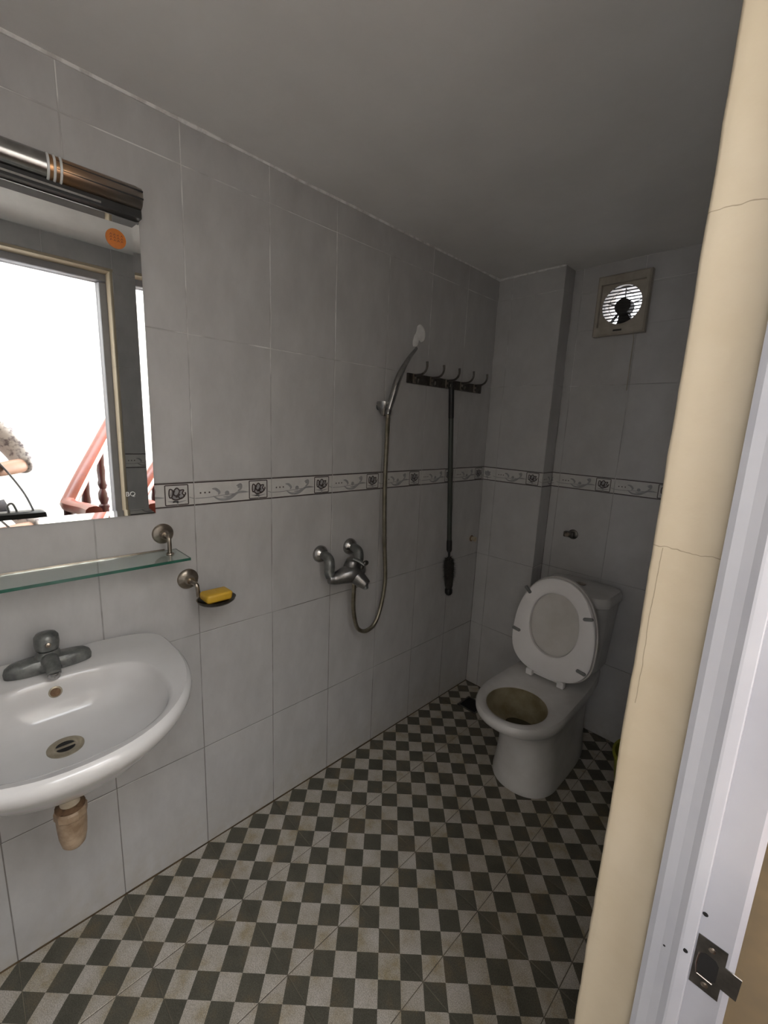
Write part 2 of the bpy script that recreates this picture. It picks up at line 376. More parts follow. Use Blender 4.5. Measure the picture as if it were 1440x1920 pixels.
# printed motif of the border tiles, in tile coordinates (a from 0 to 0.25, b from 0 to 0.07)
def strip2(bm, pts, w0, w1=None, d=-0.00035):
    pts = [Vector((p[0], p[1], 0)) for p in smooth_path([(x, y, 0) for x, y in pts], 6)] if len(pts) > 2 else [Vector((x, y, 0)) for x, y in pts]
    n = len(pts); L = []; Rr = []
    for i, p in enumerate(pts):
        t = (pts[min(i + 1, n - 1)] - pts[max(i - 1, 0)]).normalized(); nn = Vector((-t.y, t.x, 0))
        f = i / max(n - 1, 1); w = w0 if w1 is None else (w0 + (w1 - w0) * f)
        L.append(bm.verts.new((p.x + nn.x * w, p.y + nn.y * w, d))); Rr.append(bm.verts.new((p.x - nn.x * w, p.y - nn.y * w, d)))
    for i in range(n - 1): bm.faces.new((L[i], L[i + 1], Rr[i + 1], Rr[i]))
def leaf(bm, pts, wmax, d=-0.0004):
    q = smooth_path([(x, y, 0) for x, y in pts], 7); n = len(q); L = []; Rr = []
    for i, p in enumerate(q):
        t = (q[min(i + 1, n - 1)] - q[max(i - 1, 0)]).normalized(); nn = Vector((-t.y, t.x, 0)); w = wmax * math.sin(PI * (0.04 + 0.92 * i / (n - 1))) ** 0.8
        L.append(bm.verts.new((p.x + nn.x * w, p.y + nn.y * w, d))); Rr.append(bm.verts.new((p.x - nn.x * w, p.y - nn.y * w, d)))
    for i in range(n - 1): bm.faces.new((L[i], L[i + 1], Rr[i + 1], Rr[i]))
def dot2(bm, c, r, d=-0.0004, n=10):
    bm.faces.new([bm.verts.new((c[0] + r * math.cos(2 * PI * k / n), c[1] + r * math.sin(2 * PI * k / n), d)) for k in range(n)])
SQ = (0.171, 0.233, 0.0065, 0.0625)
def motif_dark(bm, a0=0.0, a1=0.25):
    for b in (0.0022, 0.0675): strip2(bm, [(a0 + 0.001, b), (a1 - 0.001, b)], 0.0019)
    for x in (0.018, 0.031, 0.044):
        if a0 < x < a1: dot2(bm, (x, 0.036), 0.0026); dot2(bm, (x, 0.036), 0.0012, -0.0005)
    s0, s1, t0, t1 = SQ
    if a1 > s1 - 0.001 and a0 < s0:
        for p, q in (((s0, t0), (s1, t0)), ((s0, t1), (s1, t1)), ((s0, t0), (s0, t1)), ((s1, t0), (s1, t1))): strip2(bm, [p, q], 0.0015)
        X = lambda u, v: (s0 + 0.062 * u, t0 + 0.056 * v)
        for pts in ([X(.16, .55), X(.20, .80), X(.33, .72), X(.30, .45), X(.20, .38), X(.16, .55)], [X(.36, .70), X(.50, .85), X(.62, .70), X(.52, .48), X(.38, .50), X(.36, .70)],
                    [X(.60, .72), X(.80, .74), X(.74, .56), X(.84, .44), X(.66, .30), X(.56, .42)], [X(.26, .38), X(.40, .26), X(.60, .28), X(.72, .36)], [X(.33, .62), X(.42, .70)], [X(.44, .40), X(.54, .42), X(.64, .54)], [X(.78, .42), X(.88, .52), X(.86, .62)]):
            strip2(bm, pts, 0.0019, None, -0.0006)
def motif_grey(bm, a0=0.0, a1=0.25):
    f = lambda pts: [(max(a0 + .001, min(a1 - .001, x)), y) for x, y in pts]
    if a0 < 0.06:
        strip2(bm, f([(0.002, 0.021), (0.04, 0.021), (0.08, 0.024), (0.168, 0.029)]), 0.0012)
        leaf(bm, f([(0.055, 0.024), (0.075, 0.012), (0.105, 0.013), (0.135, 0.030), (0.166, 0.029)]), 0.0042)
        leaf(bm, f([(0.052, 0.046), (0.064, 0.044), (0.074, 0.034), (0.070, 0.027)]), 0.0042)
        leaf(bm, f([(0.128, 0.050), (0.142, 0.054), (0.142, 0.041), (0.132, 0.034)]), 0.0040)
        dot2(bm, (0.098, 0.030), 0.0075); dot2(bm, (0.136, 0.047), 0.0045)
        leaf(bm, f([(0.085, 0.019), (0.105, 0.019), (0.125, 0.028)]), 0.0025, -0.0005)
    if a1 > 0.235:
        s0, s1, t0, t1 = SQ; X = lambda u, v: (s0 + 0.062 * u, t0 + 0.056 * v)
        bm.faces.new([bm.verts.new((*X(u, v), -0.0003)) for u, v in ((.2, .5), (.25, .75), (.4, .7), (.5, .82), (.62, .7), (.78, .7), (.72, .5), (.8, .42), (.6, .27), (.35, .3))])
        leaf(bm, [X(.30, .14), X(.50, .20), X(.52, -.02), ], 0.0030); leaf(bm, [X(.1, .2), X(.35, .16), X(.6, .14), X(.9, .2)], 0.0022)
        strip2(bm, [(0.236, 0.026), (a1 - 0.001, 0.021)], 0.0012)
def border_tile(parent, plane, origin, a0, a1):
    o = tile('border_tile', parent, plane, origin, [(a0 + GAP, a1 - GAP, GAP * .5, 0.07 - GAP * .5)], 'bprint')
    for nm, fn, mt in (('printed_outline', motif_dark, 'dprint'), ('printed_scroll', motif_grey, 'gprint')):
        key = (nm, plane, round(a0, 3), round(a1, 3))
        if key not in TM:
            bm = B(); fn(bm, a0, a1)
            for v in bm.verts:
                v.co.x = min(max(v.co.x, a0 + .0005), a1 - .0005)
            bmesh.ops.transform(bm, matrix=PLANES[plane].to_4x4(), verts=bm.verts)
            me = bpy.data.meshes.new(nm); bm.to_mesh(me); bm.free(); me.materials.append(MT[mt]); TM[key] = me
        c = bpy.data.objects.new(nm, TM[key]); COL.objects.link(c); c.parent = o
def tile_wall(parent, plane, fixed, cols, skip=None):
    """cols: list of (start, end, column origin) along the wall"""
    for (s, e, co) in cols:
        for r in range(len(ROWS) - 1):
            z0, z1 = ROWS[r], ROWS[r + 1]
            og = {'left': (fixed, co, z0), 'side': (fixed, co, z0), 'right': (fixed, co, z0), 'back': (co, fixed, z0)}[plane]
            if r == 3: border_tile(parent, plane, og, s - co, e - co); continue
            rects = [(s - co + GAP, e - co - GAP, GAP, z1 - z0 - GAP)]
            if skip:
                rects = skip(s, e, z0, z1, co, rects)
            if rects: tile('wall_tile', parent, plane, og, rects, 'tile')
cols = []
k = -4
while k * 0.25 < YP - 1e-6: cols.append((k * 0.25, (k + 1) * 0.25, k * 0.25)); k += 1
tile_wall(left, 'left', 0.0, cols)
tile_wall(pillar, 'back', YP, [(0.0, 0.074, 0.074 - 0.25), (0.074, XP, 0.074)])
tile_wall(pillar, 'side', XP, [(YP, YB, YP)])
def fan_notch(s, e, z0, z1, co, rects):
    if e <= FX0 or s >= FX1 or z1 <= FZ0 or z0 >= FZ1: return rects
    out = []
    if z0 < FZ0: out.append((s - co + GAP, e - co - GAP, GAP, FZ0 - z0))
    if z1 > FZ1: out.append((s - co + GAP, e - co - GAP, max(FZ1 - z0, GAP), z1 - z0 - GAP))
    zz0, zz1 = max(z0, FZ0), min(z1, FZ1)
    if s < FX0: out.append((s - co + GAP, FX0 - co, zz0 - z0, zz1 - z0))
    if e > FX1: out.append((FX1 - co, e - co - GAP, zz0 - z0, zz1 - z0))
    return out
tile_wall(back, 'back', YB, [(XP, 0.365, 0.115), (0.365, 0.615, 0.365), (0.615, 0.865, 0.615), (0.865, 1.115, 0.865), (1.115, WID, 1.115)], fan_notch)
tile_wall(rightw, 'right', WID, [(YJ + 0.012, 0.35, 0.10)] + [(0.35 + i * .25, 0.60 + i * .25, 0.35 + i * .25) for i in range(5)])
for i in range(4): tile('wall_tile', rightw, 'right', (WID, YJ + 0.012 - 0.25 * (i + 1), DZ + 0.012), [(GAP, 0.25 - GAP, 0, HC - DZ - 0.013)], 'tile')
for i in range(5):
    for j in range(-4, 7):
        x0, x1 = i * 0.25, min((i + 1) * 0.25, 1.207); y0, y1 = j * 0.25, min((j + 1) * 0.25, YB)
        if x1 - x0 < 0.02 or y1 - y0 < 0.02: continue
        if y1 > YJ and x1 > WID: x1 = WID
        tile('floor_tile', floor, 'floor', (x0, y0, 0), [(GAP, x1 - x0 - GAP, GAP, y1 - y0 - GAP)], 'floor')
obj('nail_hole', lathe(B(), (0.0, -0.2350, 0.4225), (1, 0, 0), [(0, 0.004), (0.0006, 0.003)], 8), 'hole', left)
# caulk along the ceiling and the dirty joint along the floor
def bead(bm, p0, p1, r, seed, n=60, var=0.6):
    p0, p1 = Vector(p0), Vector(p1); pts = []; rr = []
    for i in range(n + 1):
        t = i / n; pts.append(p0.lerp(p1, t)); rr.append(r * (1 + var * noise.noise(Vector((seed, t * 14, 0.3)))))
    return tube(bm, pts, rr, 6)
structure('trim_1', bead(B(), (0.0, YF, HC - 0.001), (0.0, YP, HC - 0.001), 0.006, 1.3), 'caulk', 'white caulk bead where the long wall meets the ceiling', 'caulk')
structure('trim_2', bead(B(), (0.0, YP, HC - 0.001), (XP, YP, HC - 0.001), 0.0055, 5.3, 20), 'caulk', 'white caulk bead on top of the corner pillar', 'caulk')
structure('trim_3', bead(B(), (0.0005, YF, 0.0), (0.0005, YP, 0.0), 0.0032, 8.3, 70, 0.5), 'dirt', 'brown dirty joint where the long wall meets the floor', 'joint')
structure('trim_4', bead(B(), (0.0, YP, 0.0), (XP, YP, 0.0), 0.003, 9.9, 16, 0.5), 'dirt', 'brown dirty joint at the foot of the pillar', 'joint')
# ------------------------------------------------------------------ white door frame with strike plate
door = thing('door_1', 'white moulded door frame beside the cream reveal', 'door frame', (1.246, YJ, 0), kind='structure')
prof = [(1.206, 0.0915), (1.206, 0.0635), (1.212, 0.0608), (1.222, 0.0600), (1.231, 0.0578), (1.2375, 0.0545), (1.2400, 0.0548), (1.2490, 0.0585), (1.2500, 0.0600), (1.2500, 0.0750), (1.2812, 0.0752), (1.2868, 0.0790), (1.2868, 0.0915)]
FH = 2.009
bm = B(); loft(bm, [[(x, y, 0.0) for x, y in prof], [(x, y, FH) for x, y in prof]])
obj('jamb_lining', bm, 'frame', door)
bm = B(); loft(bm, [[(x, DY0 + (YJ - y) , 0.0) for x, y in prof], [(x, DY0 + (YJ - y), FH) for x, y in prof]])
obj('jamb_lining', bm, 'frame', door)
bm = B(); loft(bm, [[(x, DY0, DZ - (YJ - y) - 0.0005) for x, y in prof], [(x, YJ, DZ - (YJ - y) - 0.0005) for x, y in prof]])
obj('head_lining', bm, 'frame', door)
# strike plate: plate with D-shaped opening and a lip
bm = B(); yF = 0.0740
outer = [(1.2512, 0.790), (1.2785, 0.789), (1.2785, 0.8075), (1.2925, 0.8065), (1.2935, 0.8365), (1.2785, 0.8375), (1.2785, 0.857), (1.2512, 0.858)]
prism(bm, outer, lambda a, b, s: (a, yF + 0.0012 * s, b))
sp = obj('strike_plate', bm, 'darkmetal', door); sp['label'] = 'tarnished strike plate with a dark latch hole'
bm = B(); D = [(1.2560, 0.8090), (1.2700, 0.8080), (1.2735, 0.8110), (1.2735, 0.8330), (1.2700, 0.8380), (1.2600, 0.8390), (1.2555, 0.8350), (1.2545, 0.8200)]
prism(bm, D, lambda a, b, s: (a, yF - 0.0004 + 0.001 * s, b)); obj('latch_hole', bm, 'hole', sp)
bm = B(); tube(bm, [(1.2560, yF - 0.0006, 0.8075), (1.2542, yF - 0.0008, 0.820), (1.2550, yF - 0.0008, 0.835)], 0.0009, 6, 4); tube(bm, [(1.256, yF - .0006, 0.8075), (1.271, yF - .0006, 0.8065)], 0.0008, 6)
obj('hole_lip', bm, 'nickel', sp)
for zz in (0.8480, 0.7985): obj('screw', lathe(B(), (1.2650, yF, zz), (0, -1, 0), [(0, 0.0036), (0.0007, 0.0034), (0.0012, 0.0018)], 12), 'nickel', sp)
for (x, y, z, nm) in ((1.2435, 0.0558, 0.843, 'nail_hole'), (1.2530, 0.0748, 0.8860, 'nail_hole'), (1.2245, 0.0592, 0.826, 'nail_hole')):
    r_ = 0.0014 if x < 1.23 else 0.0028
    obj(nm, lathe(B(), (x, y, z), (0, -1, 0), [(0, r_), (0.0004, r_ * 0.6)], 10), 'hole', door)

# ------------------------------------------------------------------ mirror with bevelled edge, sticker and maker's mark
MY0, MY1, MZ0, MZ1 = -0.642, -0.108, 1.158, 1.873; BV = 0.0155; XM = 0.0065
mir = thing('mirror', 'large wall mirror with an orange sticker, above the glass shelf', 'mirror', (0, (MY0 + MY1) / 2, MZ0))
obj('backing', box(B(), (0.0002, MY0 + .002, MZ0 + .002), (XM - 0.0012, MY1 - .002, MZ1 - .002)), 'darkmetal', mir)
obj('mirror_pane', box(B(), (XM - 0.0012, MY0 + BV, MZ0 + BV), (XM, MY1 - BV, MZ1 - BV)), 'mirror', mir)
bm = B(); pr = 0.0016
o4 = [(XM + pr, MY0, MZ0), (XM + pr, MY1, MZ0), (XM + pr, MY1, MZ1), (XM + pr, MY0, MZ1)]
i4 = [(XM, MY0 + BV, MZ0 + BV), (XM, MY1 - BV, MZ0 + BV), (XM, MY1 - BV, MZ1 - BV), (XM, MY0 + BV, MZ1 - BV)]
b4 = [(XM - .0035, y, z) for _, y, z in o4]
loft(bm, [i4, o4, b4], False, False); obj('bevelled_edge', bm, 'mirror', mir)
SC = Vector((XM + 0.0002, -0.1595, 1.8225)); st = obj('sticker', lathe(B(), SC, (1, 0, 0), [(0, 0.0215), (0.0004, 0.0213), (0.0006, 0.018)], 28), 'sticker', mir); st['label'] = 'orange oval sticker'
bm = B()
for i, z in enumerate((0.008, 0.002, -0.004)):
    for q in range(4):
        y = -0.012 + q * 0.0075; tube(bm, [(0.0009, y, z - .002), (0.0009, y + .002, z + .002), (0.0009, y + .004, z - .0015)], 0.0005, 5)
bmesh.ops.translate(bm, verts=bm.verts, vec=SC); obj('sticker_print', bm, 'darkwood', st)
def text_mesh(body, size, mat, depth=0.0002):
    cu = bpy.data.curves.new('lettering', 'FONT'); cu.body = body; cu.size = size; cu.extrude = depth; cu.align_x = 'CENTER'
    t = bpy.data.objects.new('lettering_source', cu); COL.objects.link(t)
    dg = bpy.context.evaluated_depsgraph_get(); me = bpy.data.meshes.new_from_object(t.evaluated_get(dg))
    bpy.data.objects.remove(t); bpy.data.curves.remove(cu); me.materials.clear(); me.materials.append(MT[mat]); me.name = 'lettering'; return me
tm = text_mesh('BQ', 0.017, 'paleplastic')
to = bpy.data.objects.new('maker_mark', tm); COL.objects.link(to); to.parent = mir
to.location = Vector((XM + 0.0004, -0.1655, 1.209)) - ORG[mir]; to.rotation_euler = (PI / 2, 0, PI / 2)
# ------------------------------------------------------------------ metal bar above the mirror
lb = thing('mirror_light_bar', 'metal tube bar with three white rings above the mirror', 'light bar', (0, (MY0 + MY1) / 2, 1.874))
obj('channel', box(B(), (0.0005, MY0 + .01, 1.8745), (0.030, MY1 + .001, 1.893), 0.001), 'black', lb)
RC = (0.026, 1.9165); RR = 0.0245
obj('tube', lathe(B(), (RC[0], MY0 + .01, RC[1]), (0, 1, 0), [(0, RR), (0.345, RR)], 40), 'chrome', lb, True)
obj('end_tube', lathe(B(), (RC[0], MY0 + .355, RC[1]), (0, 1, 0), [(0.0, RR), (0.168, RR), (0.170, RR - 0.001), (0.1795, RR - 0.001)], 40), 'reflection_tint', lb, True)
for i in range(3):
    obj('ring', lathe(B(), (RC[0], MY0 + .355 + 0.0 + i * 0.011, RC[1]), (0, 1, 0), [(0, RR + .0004), (0.0008, RR + .0016), (0.0042, RR + .0016), (0.005, RR + .0004)], 40), 'paleplastic', lb, True)
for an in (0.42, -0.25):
    obj('reflection_stripe', tube(B(), [(RC[0] + RR * math.cos(an), -0.27, RC[1] + RR * math.sin(an)), (RC[0] + RR * math.cos(an), MY1 + 0.0005, RC[1] + RR * math.sin(an))], [0.0006, 0.0019], 8), 'black', lb)  # dark strips painted along the end tube in place of reflected lines
obj('lower_strip', box(B(), (0.030, MY0 + .01, 1.8795), (0.0312, -0.19, 1.884)), 'chrome', lb)
obj('back_plate', box(B(), (0.0003, MY0 + .01, 1.893), (0.012, MY1, 1.944), 0.001), 'darkmetal', lb)

# ------------------------------------------------------------------ glass shelf
sh = thing('glass_shelf', 'clear green-edged glass shelf on metal brackets below the mirror', 'shelf', (0, -0.375, 1.045))
SY0, SY1, SX1, SZ = -0.690, -0.060, 0.118, 1.050
obj('glass_plate', box(B(), (0.008, SY0, SZ - 0.007), (SX1 - 0.0012, SY1 - 0.0012, SZ)), 'glass', sh)
bm = B(); box(bm, (SX1 - 0.0012, SY0, SZ - 0.007), (SX1, SY1, SZ)); obj('glass_edge', bm, 'glassedge', sh)
bm = B(); box(bm, (0.008, SY1 - 0.0012, SZ - 0.007), (SX1 - 0.0012, SY1, SZ)); obj('glass_edge', bm, 'glassedge', sh)
obj('back_rail', box(B(), (0.0045, SY0 + .04, SZ - 0.004), (0.0075, SY1 - .03, SZ + 0.003), 0.0006), 'nickel', sh)
def rosette(parent, y, z, r=0.028, x0=0.0002):
    return obj('rosette', lathe(B(), (x0, y, z), (1, 0, 0), [(0, r), (0.004, r), (0.007, r * .93), (0.0085, r * .80), (0.010, r * .74), (0.013, r * .50), (0.016, r * .44), (0.022, r * .44), (0.026, r * .36)], 32), 'nickel', parent, True)
for y in (-0.091, -0.659):
    br = rosette(sh, y, 1.097)
    obj('bracket_arm', tube(B(), [(0.018, y, 1.097), (0.040, y, 1.098), (0.050, y, 1.094), (0.052, y, 1.082), (0.052, y, SZ + 0.001)], 0.0055, 12, 5), 'nickel', sh, True)
    obj('bracket_foot', lathe(B(), (0.052, y, SZ - 0.0105), (0, 0, 1), [(0, 0.008), (0.0034, 0.009), (0.0036, 0.0055), (0.0102, 0.0055), (0.0105, 0.010), (0.0135, 0.009), (0.0145, 0.006)], 20), 'nickel', sh, True)
# ------------------------------------------------------------------ soap dish and soap
sd = thing('soap_dish', 'small metal wall soap dish holding the yellow soap', 'soap dish', (0, 0.0, 0.89))
rosette(sd, -0.029, 0.951, 0.030)
obj('arm', tube(B(), [(0.018, -0.029, 0.951), (0.040, -0.028, 0.950), (0.052, -0.024, 0.946), (0.055, -0.022, 0.934), (0.056, -0.020, 0.910)], [.0065, .0065, .0065, .006, .006], 12, 5), 'nickel', sd, True)
bm = B(); SDC = Vector((0.098, 0.014, 0.900)); ra, rb = 0.044, 0.054
def ell(sx, sy, z, n=36): return [(SDC.x + ra * sx * math.cos(2 * PI * k / n), SDC.y + rb * sy * math.sin(2 * PI * k / n), SDC.z + z) for k in range(n)]
loft(bm, [ell(.55, .55, -0.004), ell(.8, .8, -0.002), ell(.96, .96, 0.004), ell(1, 1, 0.010), ell(1.02, 1.02, 0.0115), ell(.97, .97, 0.011), ell(.90, .90, 0.006), ell(.7, .7, 0.0025), ell(.4, .4, 0.002)])
obj('dish', bm, 'darkmetal', sd, True)
bm = B(); box(bm, (0.071, -0.024, 0.9070), (0.125, 0.051, 0.9315), 0.007, 3)
for v in bm.verts:
    t = (v.co.y + 0.024) / 0.075
    v.co.z += 0.004 * math.sin(t * PI) * (1 if v.co.z > 0.918 else 0) 
    v.co.x += 0.004 * noise.noise(v.co * 40) ; v.co.y += 0.004 * noise.noise(v.co * 35 + Vector((4, 4, 4)))
so = obj('soap_bar', bm, 'soap', None, True, loc=(0.098, 0.013, 0.9070)); props(so, 'yellow bar of soap lying in the metal dish', 'soap')
obj('worn_top', ellipsoid(B(), (0.100, 0.028, 0.9305), (0.020, 0.018, 0.0045), 14, 8), 'soap', so, True)

# ------------------------------------------------------------------ wash basin
CY = -0.375
ba = thing('wash_basin', 'white wall-hung ceramic wash basin with tap', 'basin', (0, CY, 0.62))
NB = 72
def plan(scale, z, xf=0.488, hw=0.255, xw=0.175, back_e=5.0, cx=0.20):
    out = []
    for k in range(NB):
        t = 2 * PI * k / NB; c, s = math.cos(t), math.sin(t)
        if c >= 0: e = 2.15; x = xw + (xf - xw) * abs(c) ** (2 / e); y = hw * math.copysign(abs(s) ** (2 / e), s)
        else: e = back_e; x = xw - (xw - 0.0012) * abs(c) ** (2 / e); y = hw * math.copysign(abs(s) ** (2 / 3.2), s)
        out.append((x, y))
    return [(max(0.0012, cx + (x - cx) * scale) if scale < 1 else x, CY + y * scale, z) for x, y in out]
def inner(sx, sy, z, cx=0.286, cy=CY, a=0.162, b=0.186):
    out = []
    for k in range(NB):
        t = 2 * PI * k / NB; c, s = math.cos(t), math.sin(t); e = 2.2 if c > 0 else 3.2
        out.append((cx + a * sx * math.copysign(abs(c) ** (2 / e), c), cy + b * sy * math.copysign(abs(s) ** (2 / 2.3), s), z))
    return out
bm = B()
rings = [plan(0.30, 0.640), plan(0.40, 0.655), plan(0.58, 0.690), plan(0.77, 0.735), plan(0.905, 0.774), plan(0.966, 0.794), plan(0.992, 0.806), plan(1.0, 0.816), plan(0.997, 0.825), plan(0.982, 0.830), plan(0.962, 0.8345)]
# rolled rim dipping slightly into the tap deck
rings += [[(x * 0 + (0.5 * x + 0.5 * ix), 0.5 * y + 0.5 * iy, 0.833 - 0.002) for (x, y, _), (ix, iy, _) in zip(plan(0.93, 0), inner(1.05, 1.05, 0))],
          inner(1.03, 1.03, 0.8275), inner(1.0, 1.0, 0.824), inner(0.975, 0.975, 0.815), inner(0.93, 0.93, 0.790, 0.283), inner(0.83, 0.83, 0.757, 0.275), inner(0.62, 0.60, 0.732, 0.260), inner(0.36, 0.34, 0.722, 0.247), inner(0.19, 0.165, 0.7205, 0.238)]
loft(bm, rings); obj('bowl', bm, 'basin', ba, True)
dr = obj('drain', lathe(B(), (0.238, CY - .003, 0.7195), (0, 0, 1), [(0, 0.033), (0.003, 0.033), (0.0042, 0.031), (0.004, 0.021), (0.0028, 0.0195)], 32), 'drain', ba, True)
bm = B()
for s in (-1, 1):
    pts = [(0.238 + s * 0.0035, CY - .003 - math.sqrt(0.0185 ** 2 - 0.0035 ** 2) + 0.0)] ; arc = []
    for k in range(13):
        a = -PI / 2 + PI * k / 12
        arc.append((0.238 + s * (0.004 + 0.0135 * math.cos(a)), CY - .003 + 0.0165 * math.sin(a), 0.7228))
    bm.faces.new([bm.verts.new(p) for p in arc])
obj('drain_hole', bm, 'hole', dr)
ov = obj('overflow', lathe(B(), (0.1305, CY, 0.795), (1, 0, 0.12), [(0, 0.013), (0.002, 0.013), (0.003, 0.0115)], 24), 'drain', ba, True)
obj('overflow_hole', lathe(B(), (0.1334, CY, 0.7953), (1, 0, 0.12), [(0, 0.0100), (0.0005, 0.0095)], 20), 'rust', ov)
# corroded centre-set tap
tp = obj('tap', B(), 'dullmetal', ba)
bm = B()
n = 40; rg = []
for z, sc in ((0.8315, 1.0), (0.842, 1.02), (0.852, 0.96), (0.859, 0.80), (0.862, 0.5)):
    r_ = []
    for k in range(n):
        t = 2 * PI * k / n; c, s = math.cos(t), math.sin(t)
        r_.append((0.075 + 0.0245 * sc * math.copysign(abs(c) ** 0.8, c), CY + 0.082 * (0.35 + 0.65 * sc) * math.copysign(abs(s) ** 0.75, s), z))
    rg.append(r_)
loft(bm, rg); obj('tap_base', bm, 'dullmetal', tp, True)
bm = B(); lathe(bm, (0.073, CY, 0.836), (0, 0, 1), [(0, 0.034), (0.014, 0.032), (0.026, 0.0255), (0.034, 0.022), (0.038, 0.019)], 28); obj('tap_body', bm, 'dullmetal', tp, True)
bm = B(); tube(bm, [(0.078, CY, 0.852), (0.105, CY, 0.858), (0.132, CY, 0.856), (0.149, CY, 0.848)], [0.019, 0.0165, 0.0145, 0.013], 18, 4); obj('spout', bm, 'dullmetal', tp, True)
obj('aerator', lathe(B(), (0.143, CY, 0.838), (0.25, 0, 1), [(0, 0.0105), (0.002, 0.0118), (0.013, 0.0118), (0.015, 0.0105)], 20), 'chrome', tp, True)
bm = B(); lathe(bm, (0.068, CY, 0.872), (-0.06, 0, 1), [(0, 0.016), (0.004, 0.0225), (0.018, 0.0245), (0.034, 0.0235), (0.041, 0.0185), (0.044, 0.010)], 28); obj('knob', bm, 'dullmetal', tp, True)
obj('knob_button', lathe(B(), (0.0925, CY, 0.893), (1, 0, 0.15), [(0, 0.006), (0.002, 0.0055), (0.003, 0.003)], 14), 'nickel', tp, True)
# bottle trap below
tr = thing('bottle_trap', 'rust-stained bottle trap and waste pipe under the basin', 'drain trap', (0.235, CY, 0.455))
TX = 0.215
obj('tail_pipe', lathe(B(), (TX, CY - .004, 0.54), (0, 0, 1), [(0, 0.019), (0.0995, 0.019)], 24), 'pipe', tr, True)
obj('nut', lathe(B(), (TX, CY - .004, 0.535), (0, 0, 1), [(0, 0.029), (0.004, 0.0315), (0.018, 0.0315), (0.024, 0.027), (0.028, 0.021)], 10), 'trap', tr)
obj('rust_ring', lathe(B(), (TX, CY - .004, 0.5585), (0, 0, 1), [(0, 0.0285), (0.003, 0.0285), (0.007, 0.022), (0.009, 0.0192)], 24), 'rust', tr, True)
obj('trap_cup', lathe(B(), (TX, CY - .004, 0.455), (0, 0, 1), [(0, 0.008), (0.003, 0.017), (0.010, 0.0225), (0.030, 0.0265), (0.060, 0.0285), (0.0815, 0.029)], 28), 'trap', tr, True)
obj('outlet_pipe', tube(B(), [(TX - 0.02, CY - .004, 0.518), (TX - .08, CY - .006, 0.518), (0.0, CY - .01, 0.515)], 0.016, 18), 'pipe', tr, True)
obj('outlet_nut', lathe(B(), (TX - 0.024, CY - .004, 0.518), (-1, 0, 0), [(0, 0.021), (0.004, 0.0235), (0.016, 0.0235), (0.020, 0.018)], 10), 'trap', tr)
obj('wall_flange', lathe(B(), (0.0002, CY - .01, 0.515), (1, 0, 0), [(0, 0.032), (0.003, 0.031), (0.007, 0.018)], 24), 'nickel', tr, True)

# ------------------------------------------------------------------ shower mixer
mx = thing('shower_mixer', 'worn metal bath mixer tap on the tiled wall', 'mixer tap', (0, 0.52, 0.83))
for y, z in ((0.449, 0.944), (0.591, 0.950)):
    obj('rosette', lathe(B(), (0.0002, y, z), (1, 0, 0), [(0, 0.032), (0.005, 0.032), (0.011, 0.029), (0.017, 0.021), (0.021, 0.016)], 32), 'chrome', mx, True)
obj('elbow', tube(B(), [(0.012, 0.449, 0.944), (0.040, 0.449, 0.943), (0.060, 0.446, 0.934), (0.070, 0.442, 0.915), (0.074, 0.438, 0.893), (0.080, 0.440, 0.876)], [.015, .017, .019, .019, .0185, .0180], 18, 5), 'dullmetal', mx, True)
obj('elbow', tube(B(), [(0.012, 0.591, 0.950), (0.040, 0.591, 0.949), (0.058, 0.588, 0.940), (0.068, 0.582, 0.920), (0.076, 0.572, 0.900)], [.015, .017, .019, .019, .0185], 18, 5), 'dullmetal', mx, True)
bm = B(); tube(bm, [(0.080, 0.432, 0.872), (0.087, 0.455, 0.870), (0.098, 0.485, 0.878), (0.108, 0.520, 0.884), (0.100, 0.552, 0.887), (0.084, 0.578, 0.893)], [0.018, 0.0225, 0.030, 0.035, 0.030, 0.020], 20, 5)
bd = obj('body', bm, 'mixermetal', mx, True)
bm = B(); tube(bm, [(0.098, 0.515, 0.885), (0.120, 0.527, 0.872), (0.142, 0.538, 0.856), (0.158, 0.545, 0.845)], [0.034, 0.030, 0.0245, 0.019], 20, 4); obj('spout', bm, 'mixermetal', mx, True)
obj('aerator', lathe(B(), (0.152, 0.543, 0.848), (0.15, 0.05, -1), [(0, 0.011), (0.016, 0.011), (0.018, 0.009)], 18), 'dullmetal', mx, True)
obj('cartridge_dome', lathe(B(), (0.096, 0.520, 0.893), (0.25, 0.05, 1), [(0, 0.030), (0.014, 0.0295), (0.030, 0.027), (0.042, 0.023), (0.047, 0.016), (0.049, 0.004)], 28), 'mixermetal', mx, True)
bm = B(); tube(bm, [(0.108, 0.522, 0.938), (0.128, 0.535, 0.930), (0.142, 0.545, 0.918)], [0.012, 0.010, 0.0085], 14, 4, 0.6); obj('lever', bm, 'dullmetal', mx, True)
bm = B(); ellipsoid(bm, (0.140, 0.552, 0.924), (0.010, 0.014, 0.010), 14, 10); ellipsoid(bm, (0.141, 0.534, 0.912), (0.007, 0.008, 0.010), 12, 8); obj('lever_tip', bm, 'darkmetal', mx, True)
